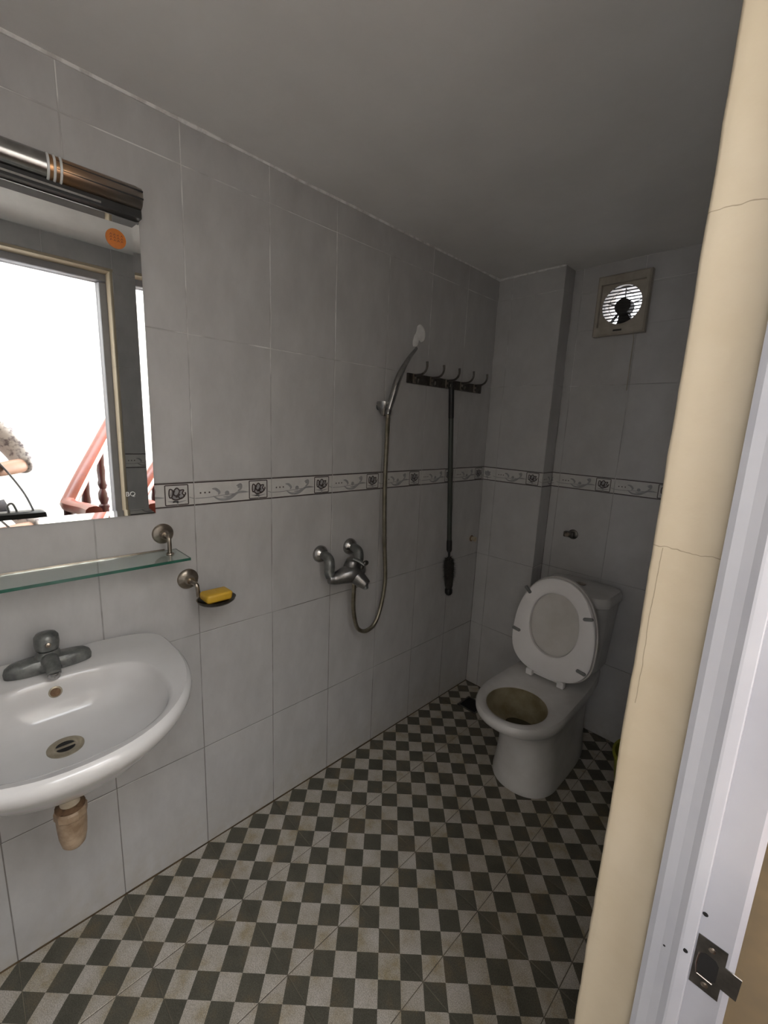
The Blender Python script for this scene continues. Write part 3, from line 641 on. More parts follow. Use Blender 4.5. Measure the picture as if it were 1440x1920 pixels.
# ------------------------------------------------------------------ hand shower on its holder, with hose
hs = thing('hand_shower', 'metal hand shower with ribbed hose hanging from wall holder', 'shower', (0.0, 0.72, 0.60))
obj('hose', tube(B(), [(0.075, 0.560, 0.862), (0.071, 0.560, 0.800), (0.066, 0.563, 0.740), (0.062, 0.574, 0.680), (0.060, 0.596, 0.622), (0.060, 0.640, 0.598), (0.060, 0.690, 0.618), (0.060, 0.722, 0.690), (0.061, 0.738, 0.800), (0.062, 0.724, 0.95), (0.062, 0.715, 1.10), (0.062, 0.711, 1.25), (0.064, 0.710, 1.38), (0.068, 0.706, 1.470)], 0.0085, 12, 10), 'hose', hs, True)
bm = B(); path = smooth_path([(0.062, 0.724, 0.95), (0.062, 0.715, 1.10), (0.062, 0.711, 1.25), (0.064, 0.710, 1.38), (0.067, 0.707, 1.45)], 26)
for p, q in zip(path, path[1:]):
    d = (q - p).normalized(); a, b_ = frame_of(d); m_ = (p + q) / 2
    loft(bm, [[m_ + d * h + (a * math.cos(2 * PI * k / 8) + b_ * math.sin(2 * PI * k / 8)) * r_ for k in range(8)] for h, r_ in ((-0.0016, .0086), (0, .0093), (0.0016, .0086))], False, False)
rb_ = obj('hose_ribs', bm, 'hose', hs, True); rb_['kind'] = 'stuff'
obj('hose_nut', lathe(B(), (0.068, 0.7055, 1.462), (0.03, 0.22, 1), [(0, 0.009), (0.002, 0.0115), (0.022, 0.0115), (0.026, 0.009)], 16), 'chrome', hs, True)
obj('handle', tube(B(), [(0.069, 0.709, 1.482), (0.071, 0.724, 1.530), (0.073, 0.738, 1.575), (0.072, 0.757, 1.615), (0.068, 0.785, 1.652), (0.060, 0.820, 1.688), (0.048, 0.866, 1.724)], [.0115, .0135, .0138, .0125, .0098, .0078, .006], 18, 6), 'chrome', hs, True)
obj('handle_tip', ellipsoid(B(), (0.047, 0.868, 1.726), (0.0062, 0.0062, 0.007), 12, 8), 'dullmetal', hs, True)
hd = obj('wall_holder', lathe(B(), (0.038, 0.712, 1.458), (0, 0.04, 1), [(0, 0.008), (0.008, 0.014), (0.025, 0.023), (0.045, 0.0295), (0.052, 0.0295), (0.053, 0.024), (0.046, 0.021)], 28), 'chrome', hs, True)
obj('holder_stem', tube(B(), [(0.0002, 0.718, 1.492), (0.030, 0.716, 1.492)], 0.012, 16), 'dullmetal', hd, True)
obj('holder_clip', tube(B(), [(0.045, 0.722, 1.500), (0.066, 0.712, 1.492)], [0.010, 0.013], 14), 'dullmetal', hd, True)
# plaster patch
bm = B(); pts = []
PC = Vector((0.0, 0.936, 1.790))
outl = [(-.036, -.046), (-.012, -.040), (-.004, -.016), (.010, -.022), (.030, -.012), (.036, .012), (.026, .034), (.004, .046), (-.016, .036), (-.022, .012), (-.034, -.008), (-.040, -.030)]
q = smooth_path([(a, b_, 0) for a, b_ in outl + outl[:1]], 5)[:-1]
loft(bm, [[(0.0002, PC.y + p.x, PC.z + p.y) for p in q], [(0.0016, PC.y + p.x * .96, PC.z + p.y * .96) for p in q], [(0.0026, PC.y + p.x * .72, PC.z + p.y * .72) for p in q]])
pp = obj('plaster_patch', bm, 'patch', None, True, loc=tuple(PC)); props(pp, 'small white plaster patch on the wall above the hand shower', 'plaster patch')

# ------------------------------------------------------------------ hook rack and the brush hanging from it
hk = thing('hook_rack', 'tarnished metal rail of five coat hooks on the wall', 'hook rack', (0, 1.13, 1.60))
obj('rail', box(B(), (0.0004, 0.868, 1.598), (0.012, 1.400, 1.638), 0.003), 'darkmetal', hk)
for i in range(5):
    y = 0.905 + i * 0.1085
    h_ = obj('hook', tube(B(), [(0.012, y, 1.630), (0.030, y, 1.631), (0.052, y, 1.633), (0.070, y, 1.643), (0.078, y, 1.660), (0.077, y, 1.680)], [.006, .0052, .0045, .0045, .0045, .0052], 10, 5), 'darkmetal', hk, True)
    obj('hook_plate', box(B(), (0.012, y - 0.010, 1.600), (0.016, y + 0.010, 1.636), 0.0015), 'nickel', h_)
    obj('lower_hook', tube(B(), [(0.015, y, 1.612), (0.026, y, 1.604), (0.034, y, 1.606), (0.036, y, 1.616)], [.005, .0045, .0042, .0045], 10, 4), 'darkmetal', h_, True)
bz = thing('long_brush', 'long-handled dark brush hanging from the hook rack', 'brush', (0.035, 1.2, 0.60))
Pt = Vector((0.036, 1.128, 1.605)); Pb = Vector((0.030, 1.205, 0.868))
def along(t): return Pt.lerp(Pb, t)
obj('hanging_loop', tube(B(), [along(-0.012) + Vector((0, -.006, 0)), along(-0.028), along(-0.012) + Vector((0, .006, 0)), along(0.004)], 0.0025, 8, 4), 'black', bz, True)
obj('grip', tube(B(), [along(0.0), along(0.02), along(0.18), along(0.188)], [.010, .0125, .0125, .011], 16), 'black', bz, True)
obj('shaft', tube(B(), [along(0.185), along(1.0)], 0.0115, 16), 'green', bz, True)
obj('collar', tube(B(), [along(0.97), along(0.985), along(1.04), along(1.055)], [.0115, .0135, .0135, .009], 16), 'black', bz, True)
Dn = (Pb - Pt).normalized()
obj('neck', tube(B(), [Pb, Pb + Dn * 0.10, Pb + Dn * 0.27], [.006, .006, .006], 10), 'black', bz, True)
bm = B()
rnd = random.Random(9)
a_, b_ = frame_of(Dn)
for i in range(2200):
    t = rnd.random(); s_ = 0.075 + t * 0.175; ang = rnd.uniform(0, 2 * PI)
    R_ = 0.030 + 0.012 * math.sin(PI * min(1, t * 1.3)) - 0.010 * t
    d = (a_ * math.cos(ang) + b_ * math.sin(ang)); c = Pb + Dn * s_
    e_ = c + (d + Dn * rnd.uniform(-0.25, 0.45)) * R_ * rnd.uniform(0.75, 1.1); e_.x = max(e_.x, 0.003)
    w = d.cross(Dn) * 0.0022
    bm.faces.new([bm.verts.new(p) for p in (c + w, c - w, e_)])
br_ = obj('bristles', bm, 'bristle', bz); br_['kind'] = 'stuff'
obj('brush_core', tube(B(), [Pb + Dn * 0.07, Pb + Dn * 0.10, Pb + Dn * 0.22, Pb + Dn * 0.245], [.010, .024, .020, .012], 14), 'bristle', bz, True)
obj('brush_tip', tube(B(), [Pb + Dn * 0.235, Pb + Dn * 0.243, Pb + Dn * 0.262, Pb + Dn * 0.270], [.014, .019, .019, .013], 16), 'black', bz, True)
# small fittings
pn = thing('pipe_stub', 'short ivory pipe stub capped near the corner', 'pipe', (0, 1.435, 0.85))
obj('flange', lathe(B(), (0.0002, 1.437, 0.856), (1, 0, 0), [(0, 0.017), (0.002, 0.016), (0.004, 0.010)], 20), 'rust', pn, True)
obj('cap', lathe(B(), (0.002, 1.437, 0.856), (1, 0, 0), [(0, 0.011), (0.016, 0.011), (0.018, 0.013), (0.026, 0.013), (0.028, 0.010)], 8), 'pipe', pn)
av = thing('angle_valve', 'small dark metal water valve on the wall above the toilet', 'valve', (0.45, YB, 0.93))
obj('escutcheon', lathe(B(), (0.462, YB - 0.0002, 0.950), (0, -1, 0), [(0, 0.024), (0.003, 0.023), (0.007, 0.014)], 24), 'darkmetal', av, True)
obj('valve_body', box(B(), (0.428, YB - 0.034, 0.938), (0.474, YB - 0.006, 0.964), 0.004), 'darkmetal', av)
obj('valve_knob', lathe(B(), (0.450, YB - 0.034, 0.951), (0, -1, 0), [(0, 0.011), (0.010, 0.011), (0.012, 0.008)], 8), 'nickel', av)
fd = thing('floor_drain', 'black open floor drain in the far corner by the toilet', 'floor drain', (0.16, 1.325, 0.0))
bm = B()
for (x0, x1, y0, y1) in ((.105, .215, 1.275, 1.283), (.105, .215, 1.372, 1.380), (.105, .113, 1.283, 1.372), (.207, .215, 1.283, 1.372)): box(bm, (x0, y0, 0.0003), (x1, y1, 0.003))
obj('drain_frame', bm, 'darkmetal', fd); obj('drain_opening', box(B(), (.113, 1.283, 0.0003), (.207, 1.372, 0.0012)), 'hole', fd)

# ------------------------------------------------------------------ toilet
AX = 0.578
to_ = thing('toilet', 'dull white close-coupled toilet with seat and lid raised', 'toilet', (AX, 1.25, 0))
NT = 64
def tr_ring(z, yf, yb, hw, yw=1.03, ef=2.15, eb=4.0, hwb=None):
    out = []; hwb = hw if hwb is None else hwb
    for k in range(NT):
        t = 2 * PI * k / NT; c, s = math.cos(t), math.sin(t)
        if s < 0: y = yw - (yw - yf) * abs(s) ** (2 / ef); x = hw * math.copysign(abs(c) ** (2 / ef), c)
        else:
            y = yw + (yb - yw) * abs(s) ** (2 / eb); f = (y - yw) / (yb - yw); x = (hw * (1 - f) + hwb * f) * math.copysign(abs(c) ** (2 / eb), c)
        out.append((AX + x, y, z))
    return out
bm = B()
rings = [tr_ring(0.0004, 0.978, 1.50, 0.132, 1.12), tr_ring(0.02, 0.976, 1.50, 0.132, 1.12), tr_ring(0.07, 0.986, 1.50, 0.125, 1.12), tr_ring(0.15, 0.992, 1.505, 0.118, 1.12), tr_ring(0.22, 0.985, 1.515, 0.117, 1.10),
         tr_ring(0.275, 0.950, 1.53, 0.123, 1.07), tr_ring(0.305, 0.905, 1.54, 0.136, 1.04), tr_ring(0.330, 0.852, 1.55, 0.152, 1.03, hwb=.145), tr_ring(0.350, 0.822, 1.555, 0.162, 1.03, hwb=.15), tr_ring(0.368, 0.809, 1.555, 0.1655, 1.03, hwb=.15),
         tr_ring(0.383, 0.808, 1.555, 0.166, 1.03, hwb=.15), tr_ring(0.392, 0.814, 1.55, 0.162, 1.03, hwb=.147), tr_ring(0.396, 0.826, 1.54, 0.153, 1.03, hwb=.14)]
def hole(z, yf, yb, hw):
    return [(AX + hw * math.cos(2 * PI * k / NT), (yf + yb) / 2 + (yb - yf) / 2 * math.sin(2 * PI * k / NT), z) for k in range(NT)]
rings += [hole(0.394, 0.838, 1.094, 0.122), hole(0.387, 0.848, 1.085, 0.113)]
loft(bm, rings, True, False); obj('pan', bm, 'toilet', to_, True)
bm = B(); loft(bm, [hole(0.388, 0.847, 1.086, 0.114), hole(0.372, 0.846, 1.09, 0.118), hole(0.345, 0.868, 1.094, 0.117), hole(0.31, 0.925, 1.092, 0.104), hole(0.265, 0.985, 1.09, 0.080), hole(0.22, 1.01, 1.085, 0.060)], False, True)
obj('bowl_inside', bm, 'grime', to_, True)
bm = B(); bm.faces.new([bm.verts.new(p) for p in hole(0.250, 0.994, 1.088, 0.0725)]); obj('water', bm, 'water', to_)
# cistern with lid
def tank_ring(z, x0, x1, y0, y1, r, n=8):
    out = []
    for cx, cy, a0 in ((x1 - r, y0 + r, -PI / 2), (x1 - r, y1 - 0.045, 0), (x0 + r, y1 - 0.045, PI / 2), (x0 + r, y0 + r, PI)):
        rr = r if cy < (y0 + y1) / 2 else 0.045
        ccx = cx if rr == r else (x1 - 0.045 if a0 == 0 else x0 + 0.045)
        for k in range(n + 1):
            a = a0 + PI / 2 * k / n; out.append((ccx + rr * math.cos(a), cy + rr * math.sin(a), z))
    return out
tx0, tx1 = AX - 0.152, AX + 0.152
bm = B(); loft(bm, [tank_ring(0.397, tx0 + .03, tx1 - .03, 1.375, 1.535, .05), tank_ring(0.42, tx0 + .018, tx1 - .018, 1.362, 1.548, .055), tank_ring(0.58, tx0 + .010, tx1 - .010, 1.350, 1.553, .055), tank_ring(0.715, tx0 + .004, tx1 - .004, 1.340, 1.557, .055)])
obj('cistern', bm, 'toilet', to_, True)
bm = B(); loft(bm, [tank_ring(0.7155, tx0 - .002, tx1 + .002, 1.333, 1.560, .06), tank_ring(0.722, tx0 - .006, tx1 + .006, 1.328, 1.562, .06), tank_ring(0.745, tx0 - .005, tx1 + .005, 1.329, 1.562, .06), tank_ring(0.760, tx0 + .004, tx1 - .004, 1.338, 1.558, .055), tank_ring(0.766, tx0 + .022, tx1 - .022, 1.356, 1.545, .05)])
ld = obj('cistern_lid', bm, 'toilet', to_, True)
obj('flush_button', lathe(B(), (AX, 1.46, 0.7655), (0, 0, 1), [(0, 0.022), (0.004, 0.022), (0.006, 0.019)], 24), 'nickel', ld, True)
# seat ring and lid, raised against the cistern; local frame: a across, b up the seat, d towards the viewer
SB = Vector((AX, 1.205, 0.412)); lean = math.radians(6.5)
ub = Vector((0, math.sin(lean), math.cos(lean))); ud = Vector((0, -math.cos(lean), math.sin(lean)))
def sp3(a, b, d): return SB + Vector((a, 0, 0)) + ub * b + ud * d
NS = 72
def seat_outline(hw=0.172, bl=0.004, bt=0.424, bw=0.165, k1=2.15, k2=2.9):
    out = []
    for k in range(NS):
        t = 2 * PI * k / NS; c, s = math.cos(t), math.sin(t)
        if s >= 0: b = bw + (bt - bw) * abs(s) ** (2 / k1); a = hw * math.copysign(abs(c) ** (2 / k1), c)
        else: b = bw - (bw - bl) * abs(s) ** (2 / k2); a = hw * math.copysign(abs(c) ** (2 / k2), c) * (1 - 0.10 * abs(s) ** 3)
        out.append((a, b))
    return out
so_ = seat_outline(); hb = 0.228; 
si = [(0.102 * math.copysign(abs(math.cos(2 * PI * k / NS)) ** .93, math.cos(2 * PI * k / NS)), hb + 0.132 * math.copysign(abs(math.sin(2 * PI * k / NS)) ** .93, math.sin(2 * PI * k / NS))) for k in range(NS)]
def mixo(f): return [(a * (1 - f) + c * f, b * (1 - f) + d * f) for (a, b), (c, d) in zip(so_, si)]
bm = B(); rr_ = []
for f, d in ((0.0, 0.003), (-0.005, 0.008), (0.02, 0.015), (0.10, 0.019), (0.5, 0.020), (0.90, 0.019), (0.98, 0.015), (1.0, 0.008), (1.0, 0.001), (0.5, 0.0), (0.02, 0.0005)):
    rr_.append([sp3(a, b, d) for a, b in mixo(f)])
rr_.append(rr_[0]); loft(bm, rr_, False, False); bmesh.ops.remove_doubles(bm, verts=bm.verts, dist=1e-5)
seat = obj('seat', bm, 'seat', to_, True)
for (a, b, ang) in ((-0.128, 0.345, -42), (-0.152, 0.160, -8), (0.132, 0.300, 14), (0.140, 0.085, -10)):
    an = math.radians(ang); ca, sa = math.cos(an), math.sin(an); bm = B(); pl = []
    for k in range(20):
        t = 2 * PI * k / 20; x = 0.0125 * (1 if math.cos(t) > 0 else -1) + 0.0065 * math.cos(t); y = 0.0065 * math.sin(t); pl.append((a + x * ca - y * sa, b + x * sa + y * ca))
    loft(bm, [[sp3(x, y, 0.0185) for x, y in pl], [sp3(x, y, 0.026) for x, y in pl], [sp3(a + (x - a) * .8, b + (y - b) * .8, 0.0275) for x, y in pl]])
    obj('bumper', bm, 'bumper', seat, True)
bm = B(); lo_ = seat_outline(0.177, 0.0, 0.430)
loft(bm, [[sp3(a * .94, b * .97 + .006, -0.024) for a, b in lo_], [sp3(a * .99, b, -0.018) for a, b in lo_], [sp3(a, b, -0.012) for a, b in lo_], [sp3(a, b, -0.0012) for a, b in lo_], [sp3(a * .96, b * .98 + .004, -0.0010) for a, b in lo_], [sp3(a * .93, b * .96 + .008, -0.004) for a, b in lo_]])
obj('seat_cover', bm, 'lid', to_, True)
for s in (-1, 1):
    bm = B(); x = AX + s * 0.068; box(bm, (x - 0.0145, 1.186, 0.3965), (x + 0.0145, 1.212, 0.424), 0.004); obj('hinge', bm, 'seat', to_)
bm = B(); tube(bm, [(AX - 0.05, 1.200, 0.414), (AX + 0.05, 1.200, 0.414)], 0.006, 12); box(bm, (AX - 0.040, 1.193, 0.409), (AX + 0.028, 1.206, 0.421), 0.003); obj('hinge_bar', bm, 'seat', to_)

# ------------------------------------------------------------------ yellow-green bucket by the door wall
bk = thing('plastic_bucket', 'yellow-green plastic bucket half hidden behind the door reveal', 'bucket', (0.980, 1.27, 0))
bm = B(); lathe(bm, (0.980, 1.27, 0.0005), (0, 0, 1), [(0, 0.085), (0.004, 0.092), (0.10, 0.106), (0.19, 0.118), (0.215, 0.121), (0.217, 0.127), (0.225, 0.127), (0.226, 0.118), (0.20, 0.1165), (0.10, 0.103), (0.010, 0.088)], 44); obj('bucket_shell', bm, 'lime', bk, True)
obj('bucket_handle', tube(B(), [(0.980 + 0.124 * math.cos(a), 1.27 + 0.012 * math.sin(a) + 0.128 * math.sin(a) * 0.98, 0.221 + 0.012 * math.sin(a)) for a in [PI * k / 16 for k in range(17)]], 0.0035, 8), 'lime', bk, True)

# ------------------------------------------------------------------ exhaust fan in the back wall
FC = Vector((0.548, YB, 1.963)); hx, z_lo, z_hi = 0.1025, 1.843, 2.084
fn = thing('exhaust_fan', 'square pale exhaust fan with daylight showing through its louvres', 'fan', (FC.x, YB, z_lo))
yA = YB - 0.034; bm = B(); nC = 64
def sqr(y, hxx, zl, zh):
    out = []
    for k in range(nC):
        t = 2 * PI * k / nC; c, s = math.cos(t), math.sin(t); m_ = max(abs(c), abs(s)); c /= m_; s /= m_
        zc, hz = (zl + zh) / 2, (zh - zl) / 2; out.append((FC.x + c * hxx, y, zc + s * hz))
    return out
def circ(y, r): return [(FC.x + r * math.cos(2 * PI * k / nC), y, FC.z + r * math.sin(2 * PI * k / nC)) for k in range(nC)]
loft(bm, [sqr(YB - 0.0003, hx, z_lo, z_hi), sqr(yA + .006, hx, z_lo, z_hi), sqr(yA, hx - .006, z_lo + .006, z_hi - .006), sqr(yA, 0.086, FC.z - 0.086, FC.z + 0.086), sqr(yA + 0.012, 0.084, FC.z - 0.084, FC.z + 0.084), circ(yA + 0.013, 0.0765), circ(YB - 0.0005, 0.0765), circ(YB + 0.06, 0.0765)], False, False)
obj('housing', bm, 'fan', fn)
for i in range(13):
    z = FC.z - 0.078 + i * 0.013; w = math.sqrt(max(0.0772 ** 2 - (z - FC.z) ** 2, 0))
    if w < 0.012: continue
    obj('louvre', box(B(), (FC.x - w, yA + 0.0135, z - 0.0022), (FC.x + w, yA + 0.0165, z + 0.0022)), 'fandark', fn)
for r_ in (0.052,):
    bm = B(); tube(bm, [(FC.x + r_ * math.cos(2 * PI * k / 32), yA + 0.018, FC.z + r_ * math.sin(2 * PI * k / 32)) for k in range(33)], 0.0009, 6); obj('guard_ring', bm, 'fandark', fn)
mo = obj('motor', lathe(B(), (FC.x, yA + 0.022, FC.z - 0.004), (0, 1, 0), [(0, 0.024), (0.004, 0.032), (0.05, 0.033)], 28), 'fandark', fn, True)
bm = B(); prism(bm, [(-0.020, -0.02), (0.020, -0.02), (0.036, -0.060), (0.034, -0.076), (-0.030, -0.076), (-0.022, -0.055)], lambda a, b, s: (FC.x + a, YB + 0.02 + 0.01 * s, FC.z + b)); obj('motor_bracket', bm, 'fandark', fn)
for k in range(5):
    a = 2 * PI * k / 5 + 0.3; bm = B(); d = Vector((math.cos(a), 0, math.sin(a))); p_ = Vector((-math.sin(a), 0, math.cos(a)))
    c = Vector((FC.x, YB + 0.008, FC.z - 0.004)); rg = []
    for r_ in (0.028, 0.050, 0.072):
        o_ = c + d * r_; tw = 0.010; rg.append([o_ + Vector((0, -tw, 0)) - p_ * 0.0016, o_ + Vector((0, -tw, 0)) - p_ * 0.0006, o_ + Vector((0, tw, 0)) + p_ * 0.0016, o_ + Vector((0, tw, 0)) + p_ * 0.0006])
    loft(bm, rg); obj('blade', bm, 'fandark', fn)
obj('name_badge', box(B(), (FC.x - 0.017, yA - 0.001, z_lo + 0.013), (FC.x + 0.017, yA + 0.0005, z_lo + 0.020), 0.0004), 'fandark', fn)
bm = B(); tube(bm, [(FC.x + .055, YB - .004, z_lo + 0.001), (FC.x + .060, YB - .0032, z_lo - 0.020), (FC.x + .060, YB - .0032, z_lo - 0.18), (FC.x + .061, YB - .0032, z_lo - 0.23)], 0.0022, 8); obj('power_cable', bm, 'fan', fn)

# ------------------------------------------------------------------ stair landing outside the door (seen in the mirror)
HX = 3.0; SYF, SYB, SZT = -2.45, 2.10, 3.20
structure('floor_landing', box(B(), (XO, SYF, -0.06), (HX, SYB, -0.0012)), 'hall', 'brown floor of the stair landing outside the door', 'floor')
structure('door_sill', box(B(), (1.2075, DY0, -0.06), (XO, YJ, -0.0012)), 'hall', 'brown sill strip under the door frame', 'sill')
structure('wall_stair_east', box(B(), (HX, SYF - 0.1, -0.06), (HX + 0.1, SYB + 0.1, SZT)), 'stairwall', 'bright pale stair wall reflected in the mirror', 'wall')
bm = B(); box(bm, (XS, SYB, -0.06), (1.58, SYB + .1, SZT)); box(bm, (2.82, SYB, -0.06), (HX, SYB + .1, SZT)); box(bm, (1.58, SYB, -0.06), (2.82, SYB + .1, 0.58)); box(bm, (1.58, SYB, 2.32), (2.82, SYB + .1, SZT))
structure('wall_stair_north', bm, 'stairwall', 'pale end wall of the landing with a tall added window', 'wall')
bm = B()
box(bm, (XO - .03, SYF - 0.1, -0.06), (1.36, SYF, SZT)); box(bm, (1.88, SYF - 0.1, -0.06), (HX, SYF, SZT)); box(bm, (1.36, SYF - .1, -0.06), (1.88, SYF, 1.0)); box(bm, (1.36, SYF - .1, 2.5), (1.88, SYF, SZT))
structure('wall_stair_south', bm, 'stairwall', 'stair wall with an added window that lights the door reveal', 'wall')
bm = B()
box(bm, (XS, SYF, -0.06), (XO, DY0 - 0.1, HC + .05)); box(bm, (XS, YJ + 0.1, -0.06), (XO, SYB, HC + .05)); box(bm, (XS, SYF, HC + .05), (XO, SYB, SZT))
structure('wall_stair_west', bm, 'cream', 'cream outer face of the bathroom wall', 'wall')
bm = B(); box(bm, (XO - .03, SYF - .1, SZT), (1.90, SYB + .1, SZT + .08)); box(bm, (2.80, SYF - .1, SZT), (HX + .1, SYB + .1, SZT + .08)); box(bm, (1.90, SYF - .1, SZT), (2.80, -1.3, SZT + .08)); box(bm, (1.90, 0.9, SZT), (2.80, SYB + .1, SZT + .08))
structure('ceiling_stair', bm, 'stairwall', 'white stair ceiling with an added skylight', 'ceiling')
# handrail, newel and balusters
hr = thing('staircase', 'brown stairs with red varnished handrail and turned dark balusters, reflected in the mirror', 'staircase', (1.60, -0.077, 0))
A_ = Vector((1.60, -0.077, 0.935)); Bq = Vector((2.0, 0.208, 1.300)); E_ = A_ + (Bq - A_) * 1.75
def rail_mesh(pts):
    bm = B(); pts = smooth_path(pts, 6); rg = []
    for i, p in enumerate(pts):
        d = (pts[min(i + 1, len(pts) - 1)] - pts[max(i - 1, 0)]).normalized(); sx = d.cross(Vector((0, 0, 1))).normalized(); sz = sx.cross(d).normalized()
        rg.append([p + sx * a + sz * b for a, b in ((-.034, -.022), (-.040, -.004), (-.036, .016), (-.022, .028), (0, .032), (.022, .028), (.036, .016), (.040, -.004), (.034, -.022), (.02, -.030), (-.02, -.030))])
    return loft(bm, rg)
obj('rail', rail_mesh([A_ + Vector((0.02, 0.012, 0.006)), A_ + (Bq - A_) * 0.3, A_ + (Bq - A_) * 0.8, E_]), 'wood', hr, True)
obj('landing_rail', rail_mesh([(1.335, -0.005, 0.925), (1.42, -0.015, 0.925), (1.52, -0.045, 0.925), (1.58, -0.068, 0.930), (1.61, -0.070, 0.940)]), 'wood', hr, True)
def baluster(p, ztop, z0):
    H = ztop - z0; pr_ = [(0, .022), (.10, .022), (.105, .026), (.125, .026), (.13, .018), (.16, .024), (.20, .026), (.26, .018), (.28, .026), (.295, .026), (.30, .022), (.44, .024), (.55, .022), (.56, .027), (.575, .027), (.585, .017), (.62, .026), (.66, .026), (.69, .016), (.72, .024), (.74, .024), (.75, .020), (.82, .024), (.86, .020), (.90, .022), (1.0, .021)]
    return lathe(B(), (p.x, p.y, z0), (0, 0, 1), [(h * H, r * 1.15) for h, r in pr_], 18)
for t, z0 in ((0.02, 0.0), (0.42, 0.17), (0.84, 0.34), (1.26, 0.51), (1.66, 0.68)):
    p = A_ + (Bq - A_) * t; obj('baluster', baluster(p, p.z - 0.005, z0), 'darkwood', hr, True)
p = Vector((1.42, -0.015, 0)); obj('baluster', baluster(p, 0.903, 0.0), 'darkwood', hr, True)
dirn = Vector((Bq.x - A_.x, Bq.y - A_.y, 0)).normalized(); side = Vector((-dirn.y, dirn.x, 0))
for i in range(4):
    c0 = Vector((A_.x, A_.y, 0)) + dirn * (0.10 + 0.205 * i); hgt = 0.17 * (i + 1); bm = B()
    pl = [c0 - side * 0.06, c0 + dirn * (0.205 if i < 3 else 0.40) - side * 0.06, c0 + dirn * (0.205 if i < 3 else 0.40) + side * 0.62, c0 + side * 0.62]
    loft(bm, [[(q.x, q.y, 0.0) for q in pl], [(q.x, q.y, hgt) for q in pl]]); obj('step', bm, 'hall', hr)

# ------------------------------------------------------------------ the photographer, seen in the mirror
pe = thing('person', 'person in a pale printed blouse with dark shoulder bag, reflected in the mirror', 'person', (1.66, -0.50, 0))
def skin(name, nodes, edges, mat, parent, sub=2, root=0):
    me = bpy.data.meshes.new(name); me.from_pydata([Vector(n_[0]) - ORG[parent] for n_ in nodes], edges, [])
    o = bpy.data.objects.new(name, me); COL.objects.link(o); o.parent = parent; ORG[o] = ORG[parent]; me.materials.append(MT[mat])
    md = o.modifiers.new('skin', 'SKIN'); md.use_smooth_shade = True; md.branch_smoothing = 0.4
    for i, n_ in enumerate(nodes):
        sv = me.skin_vertices[0].data[i]; r_ = n_[1]; sv.radius = r_ if isinstance(r_, tuple) else (r_, r_); sv.use_root = (i == root)
    s_ = o.modifiers.new('sub', 'SUBSURF'); s_.levels = sub; s_.render_levels = sub
    dg = bpy.context.evaluated_depsgraph_get(); nm = bpy.data.meshes.new_from_object(o.evaluated_get(dg)); nm.name = name
    o.modifiers.clear(); o.data = nm
    if not nm.materials: nm.materials.append(MT[mat])
    return o
cx_, cy_ = 1.66, -0.50
HP = (1.335, -0.515, 1.375)      # hand holding the phone
body = [((cx_, cy_, 0.92), (.14, .10)), ((cx_, cy_, 1.06), (.125, .09)), ((cx_ - .01, cy_, 1.20), (.135, .10)), ((cx_, cy_, 1.34), (.12, .085)), ((cx_ + .005, cy_, 1.42), .052), ((cx_ - .01, cy_, 1.48), .050), ((cx_ - .03, cy_, 1.545), (.074, .085)), ((cx_ - .035, cy_, 1.62), (.070, .082)),
        ((cx_, cy_ + .15, 1.355), .058), ((cx_ - .04, cy_ + .235, 1.235), .046), ((cx_ - .10, cy_ + .262, 1.155), .042), ((cx_ - .20, cy_ + .14, 1.14), .034), ((cx_ - .245, cy_ + .03, 1.135), .026), ((cx_ - .262, cy_ - .02, 1.13), (.034, .018)),
        ((cx_, cy_ - .15, 1.355), .058), ((cx_ - .05, cy_ - .20, 1.24), .046), ((cx_ - .10, cy_ - .20, 1.165), .042), ((cx_ - .22, cy_ - .10, 1.27), .034), ((HP[0] + .03, HP[1] - .02, HP[2] - .04), .026), ((HP[0], HP[1] - .005, HP[2]), (.030, .018)),
        ((cx_, cy_ + .085, 0.86), .095), ((cx_ + .005, cy_ + .095, 0.50), .060), ((cx_ + .02, cy_ + .10, 0.10), .038), ((cx_ - .06, cy_ + .105, 0.035), (.036, .028)), ((cx_ - .14, cy_ + .11, 0.026), (.036, .022)),
        ((cx_, cy_ - .085, 0.86), .095), ((cx_ + .005, cy_ - .095, 0.50), .060), ((cx_ + .02, cy_ - .10, 0.10), .038), ((cx_ - .06, cy_ - .105, 0.035), (.036, .028)), ((cx_ - .14, cy_ - .11, 0.026), (.036, .022))]
be = [(0, 1), (1, 2), (2, 3), (3, 4), (4, 5), (5, 6), (6, 7), (3, 8), (8, 9), (9, 10), (10, 11), (11, 12), (12, 13), (3, 14), (14, 15), (15, 16), (16, 17), (17, 18), (18, 19), (0, 20), (20, 21), (21, 22), (22, 23), (23, 24), (0, 25), (25, 26), (26, 27), (27, 28), (28, 29)]
skin('body', body, be, 'skin', pe)
g = 1.16
def grow(ids, k=g, add=.008): 
    out = []
    for i in ids:
        r_ = body[i][1]; out.append((body[i][0], tuple(v * k + add for v in r_) if isinstance(r_, tuple) else r_ * k + add))
    return out
bl = grow([0, 1, 2, 3, 8, 9, 10, 14, 15, 16]); bl.append(((cx_ - .125, cy_ + .235, 1.152), .052)); bl.append(((cx_ - .13, cy_ - .172, 1.185), .052))
skin('blouse', bl, [(0, 1), (1, 2), (2, 3), (3, 4), (4, 5), (5, 6), (6, 10), (3, 7), (7, 8), (8, 9), (9, 11)], 'blouse', pe)
tr2 = [((cx_, cy_, 0.90), (.16, .12))] + grow([20, 21, 22, 25, 26, 27]); 
skin('trousers', tr2, [(0, 1), (1, 2), (2, 3), (0, 4), (4, 5), (5, 6)], 'trouser', pe)
